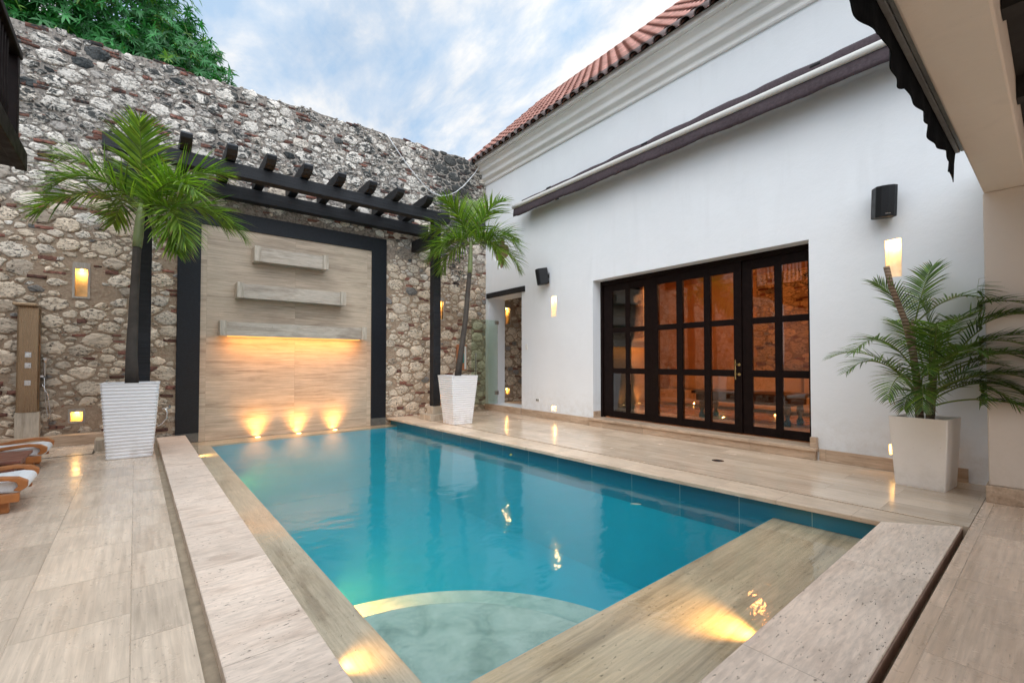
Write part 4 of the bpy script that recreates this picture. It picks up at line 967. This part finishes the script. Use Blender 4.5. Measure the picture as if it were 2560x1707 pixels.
# ------------------------------------------------------------------ loungers and table
def lounger(loc, label):
    t = empty('sun_lounger', loc); tag(t, label, 'sun lounger', 'teak sun loungers')
    for y in (.0, .60):
        mb = MB(); top = [(-1.9,.24),(-1.0,.245),(-.62,.26),(-.34,.31),(-.16,.325),(-.06,.31),(0,.27),(-.005,.215),(-.05,.185)]
        low = [(-.09,.20),(-.06,.23),(-.07,.265),(-.12,.285),(-.18,.288),(-.34,.27),(-.62,.215),(-1.0,.20),(-1.9,.195)]
        mb.prism([(a, b) for a, b in top+low], 'y', y, y+.055); mb.build('side_rail', M['teak'], t, bevel=.008)
    mb = MB(); mb.box(-1.9, -.12, .06, .595, .13, .17); mb.build('slat_deck', M['teak'], t, bevel=.005)
    mb = MB(); outl = [(-1.9,.175),(-.2,.175),(-.08,.165),(-.02,.18),(-.005,.22),(-.03,.26),(-.10,.275),(-.3,.262),(-1.9,.25)]
    mb.prism(outl, 'y', .062, .593); mb.build('cushion', M['cushion'], t, bevel=.02)
    for x in (-1.75, -.16):
        for y in (.065, .52): mb = MB(); mb.box(x-.04, x+.04, y, y+.07, 0, .1295); mb.build('leg', M['teak'], t, bevel=.006)
    mb = MB(); mb.box(-1.85, -.05, -.004, .03, .10, .175); mb.box(-1.85, -.05, .62, .66, .10, .175); mb.build('apron', M['teak'], t, bevel=.006)
lounger((-.70, 5.72, 0), 'teak sun lounger with white cushion closest to the viewer, nearest the near deck')
lounger((-.80, 7.80, 0), 'teak sun lounger with white cushion nearest the shower column')
t = empty('side_table', (-1.45, 7.1, 0)); tag(t, 'low reddish brown wooden side table between the two loungers', 'table')
mb = MB()
for k in range(5): mb.box(-.55, .57, -.36+k*.145, -.22+k*.145, .27, .30)
mb.build('tabletop', M['redwood'], t, bevel=.005)
mb = MB(); mb.box(-.5, .52, -.33, .33, .19, .2695); mb.build('apron', M['redwood'], t, bevel=.004)
for x in (-.48, .46):
    for y in (-.31, .25): mb = MB(); mb.box(x, x+.06, y, y+.06, 0, .1895); mb.build('leg', M['redwood'], t)

# ------------------------------------------------------------------ art plaque, shelf, glass door, cable
t = empty('wall_plaque', (6.58, YW-.03, 1.40)); tag(t, 'narrow colourful painted plaque on the stone wall behind the slimmer palm', 'plaque')
mb = MB(); mb.box(-.15,.15,-.02,.02,-.33,.34); mb.build('board', m_plain('terracotta_paint', (.42,.16,.07), .6), t)
mb = MB(); mb.box(-.04,.06,-.026,-.0205,-.14,.12); mb.build('teal_patch', m_plain('teal_paint', (.02,.22,.2), .5), t)
mb = MB(); mb.box(-.12,-.05,-.026,-.0205,-.30,-.05); mb.build('red_patch', m_plain('red_paint', (.4,.04,.03), .5), t)
mb = MB(); mb.box(.07,.13,-.026,-.0205,-.30,.3); mb.build('white_patch', M['whiteplastic'], t)
slab('wall_shelf', 6.33, 6.82, YW-.2, YW-.03, .80, .84, 'thin black shelf on the stone wall behind the slimmer palm planter', 'shelf', M['blackplastic'])
t = empty('glass_door', (7.42, 9.60, .17)); tag(t, 'frameless greenish glass door standing open by the doorway', 'glass door')
mb = MB(); mb.box(-.82, .02, -.005, .005, .02, 2.22); mb.build('pane', M['clear'], t)
for z in (.3, 2.16): mb = MB(); mb.box(-.06, .05, -.02, .02, z-.05, z+.05); mb.build('hinge', M['chrome'], t, bevel=.003)
mb = MB(); mb.tube([(-.72,-.05,.75),(-.72,-.05,1.35)], .012, 10); mb.box(-.727,-.713,-.05,0,.80,.82); mb.box(-.727,-.713,-.05,0,1.28,1.30); mb.build('handle', M['chrome'], t)
RP = [(4.49,6.60),(4.66,6.40),(4.84,6.20),(5.05,5.99),(5.28,5.79),(5.48,5.63),(5.67,5.525),(5.92,5.50),(6.15,5.57),(6.38,5.71),(6.6,5.91),(6.79,6.13),(6.98,6.37),(7.14,6.62)]
mb = MB(); mb.tube([(a-5.8, 0, b-6.) for a, b in RP], .011, 6); o = mb.build('cable', M['rope'], loc=(5.8, YW-.045, 6.), smooth=True); tag(o, 'white cable hanging in a loop near the top of the stone wall', 'cable')

# ------------------------------------------------------------------ gallery the camera stands in
t = empty('gallery', (6.3, .3, 0)); tag(t, 'cream plastered gallery with square pillar, beam and dark timber ceiling', 'gallery')
def GB(n, x0, x1, y0, y1, z0, z1, m, b=.0): 
    mb = MB(); mb.box(x0-6.3, x1-6.3, y0-.3, y1-.3, z0, z1); return mb.build(n, m, t, bevel=b)
GB('pillar', 6.12, 6.62, .17, .455, .155, 2.88, M['cream'], .012); GB('plinth', 6.10, 6.64, .15, .475, 0, .1549, M['base'], .006)
GB('beam', -9., 7.0, .17, .45, 2.88, 3.35, M['cream'], .012)
GB('ceiling', -9., 7., -3.2, .169, 3.20, 3.3, M['black'])
for k in range(12): GB('joist', -7.5+k*1.2, -7.38+k*1.2, -3.2, .1685, 3.05, 3.1995, M['black'])
GB('rear_wall', -9., 7., -7.4, -7.2, 0, 3.3, M['white'])
for x, lb in ((4.3, 'warm lantern under the gallery ceiling nearest the pillar'), (.9, 'warm lantern under the gallery ceiling away from the pillar')):
    l = empty('ceiling_lantern', (x, -1.7, 3.05)); tag(l, lb, 'lantern', 'lanterns under the gallery ceiling')
    mb = MB(); mb.tube([(0,0,0),(0,0,-.3)], .008, 6); mb.lathe([(.02,0),(.05,-.02)], 12); mb.build('stem', M['blackplastic'], l)
    mb = MB(); mb.lathe([(.06,-.3),(.12,-.36),(.12,-.58),(.07,-.62)], 20); mb.build('shade', m_emit('lantern_glow', (1,.62,.28), 1.2), l, smooth=True)
    lamp('lantern_lamp', 'POINT', l, (0,0,-.75), 11, (1,.72,.46), .12)
# gallery awning hanging on the beam
t = empty('gallery_awning', (2.0, .5, 2.9)); tag(t, 'black scalloped awning valance hanging along the gallery beam', 'awning')
X0, X1 = -8., 2.93
mb = MB(); mb.box(X0, X1, -.045, -.02, .03, .075); mb.box(X0, X1, -.018, .01, .025, .085); mb.build('rail', M['greyalu'], t, bevel=.004)
mb = MB(); rows = []; n = 420
for i in range(n+1):
    x = X0 + (X1+.03-X0)*i/n; ph = (x*1/.62) % 1; e = .02+.016*math.sin(x*6.1)
    sc_ = -.092 - .048*abs(math.sin(math.pi*ph))**.7 + .008*math.sin(x*9)
    if x > X1-.10: sc_ = -.115 - .55*max(0, x-(X1-.10))
    yy = .004*math.sin(x*23)+.008*math.sin(x*7)
    rows.append([(x, .014, .06), (x, .02+yy, -.04), (x, .022+yy*2, sc_), (x, .017+yy*2, sc_), (x, .015+yy, -.04), (x, .010, .06)])
idx = [[mb.vert(p) for p in r_] for r_ in rows]
for a, b in zip(idx, idx[1:]):
    for k in range(6): mb.face((a[k], a[(k+1) % 6], b[(k+1) % 6], b[k]))
mb.face(idx[0]); mb.face(idx[-1][::-1]); mb.build('valance', M['awning_black'], t)

# house on the far side of the courtyard with its timber balcony
t = empty('opposite_house', (-3.2, 4., 0)); tag(t, 'neighbouring house with a dark timber balcony jutting in by the stone wall', 'house')
hx, hy = -3.2, 4.
mb = MB(); mb.keep = True
holed_sheet(mb, [(-5-hy,0),(8.-hy,0),(8.-hy,6.2),(-5-hy,6.2)], [[(a-hy,0.05),(a+1.6-hy,.05),(a+1.6-hy,2.9),(a-hy,2.9)] for a in (1.2,4.2)], lambda a, b: (-1.2, a, b))
mb.build('wall', M['white'], t)
mb = MB(); mb.box(-1.45,-1.3,1.1-hy,6.2-hy,0,3.0); mb.build('doors', M['doorwood'], t)
mb = MB(); mb.box(-6,-1.2,8.-hy,8.1-hy,0,6.2); mb.box(-6,-1.19,-5-hy,8.1-hy,6.2,6.4); mb.build('side_wall', M['white'], t)
bx = -1.04 - hx
mb = MB(); mb.box(-1.19, bx-.10, 4.2-hy, 7.95-hy, 3.62, 3.78); mb.box(bx-.10, bx, 4.2-hy, 7.97-hy, 3.60, 3.82); 
bal = mb.build('balcony', M['doorwood'], t, bevel=.01)
for y in (4.3, 5.9, 7.45): mb = MB(); mb.box(bx-.10, bx-.01, y-.05-hy, y+.05-hy, 3.8205, 4.72); mb.build('baluster_post', M['doorwood'], bal, bevel=.01)
mb = MB(); mb.box(bx-.12, bx+.01, 4.2-hy, 7.5-hy, 4.7205, 4.80); mb.build('handrail', M['doorwood'], bal, bevel=.01)
mb = MB()
for k in range(22): y = 4.42+k*.125-hy; mb.tube([(bx-.055,y,3.82),(bx-.055,y,4.0),(bx-.055,y,4.3),(bx-.055,y,4.72)], [.018,.03,.018,.022], 8)
mb.build('balusters', M['doorwood'], bal)
mb = MB(); mb.prism([(-1.19,3.2),(-1.19,3.6195),(bx-.1,3.6195),(bx-.2,3.45),(bx-.7,3.3)], 'y', 7.0-hy, 7.12-hy); mb.build('corbel', M['doorwood'], bal)
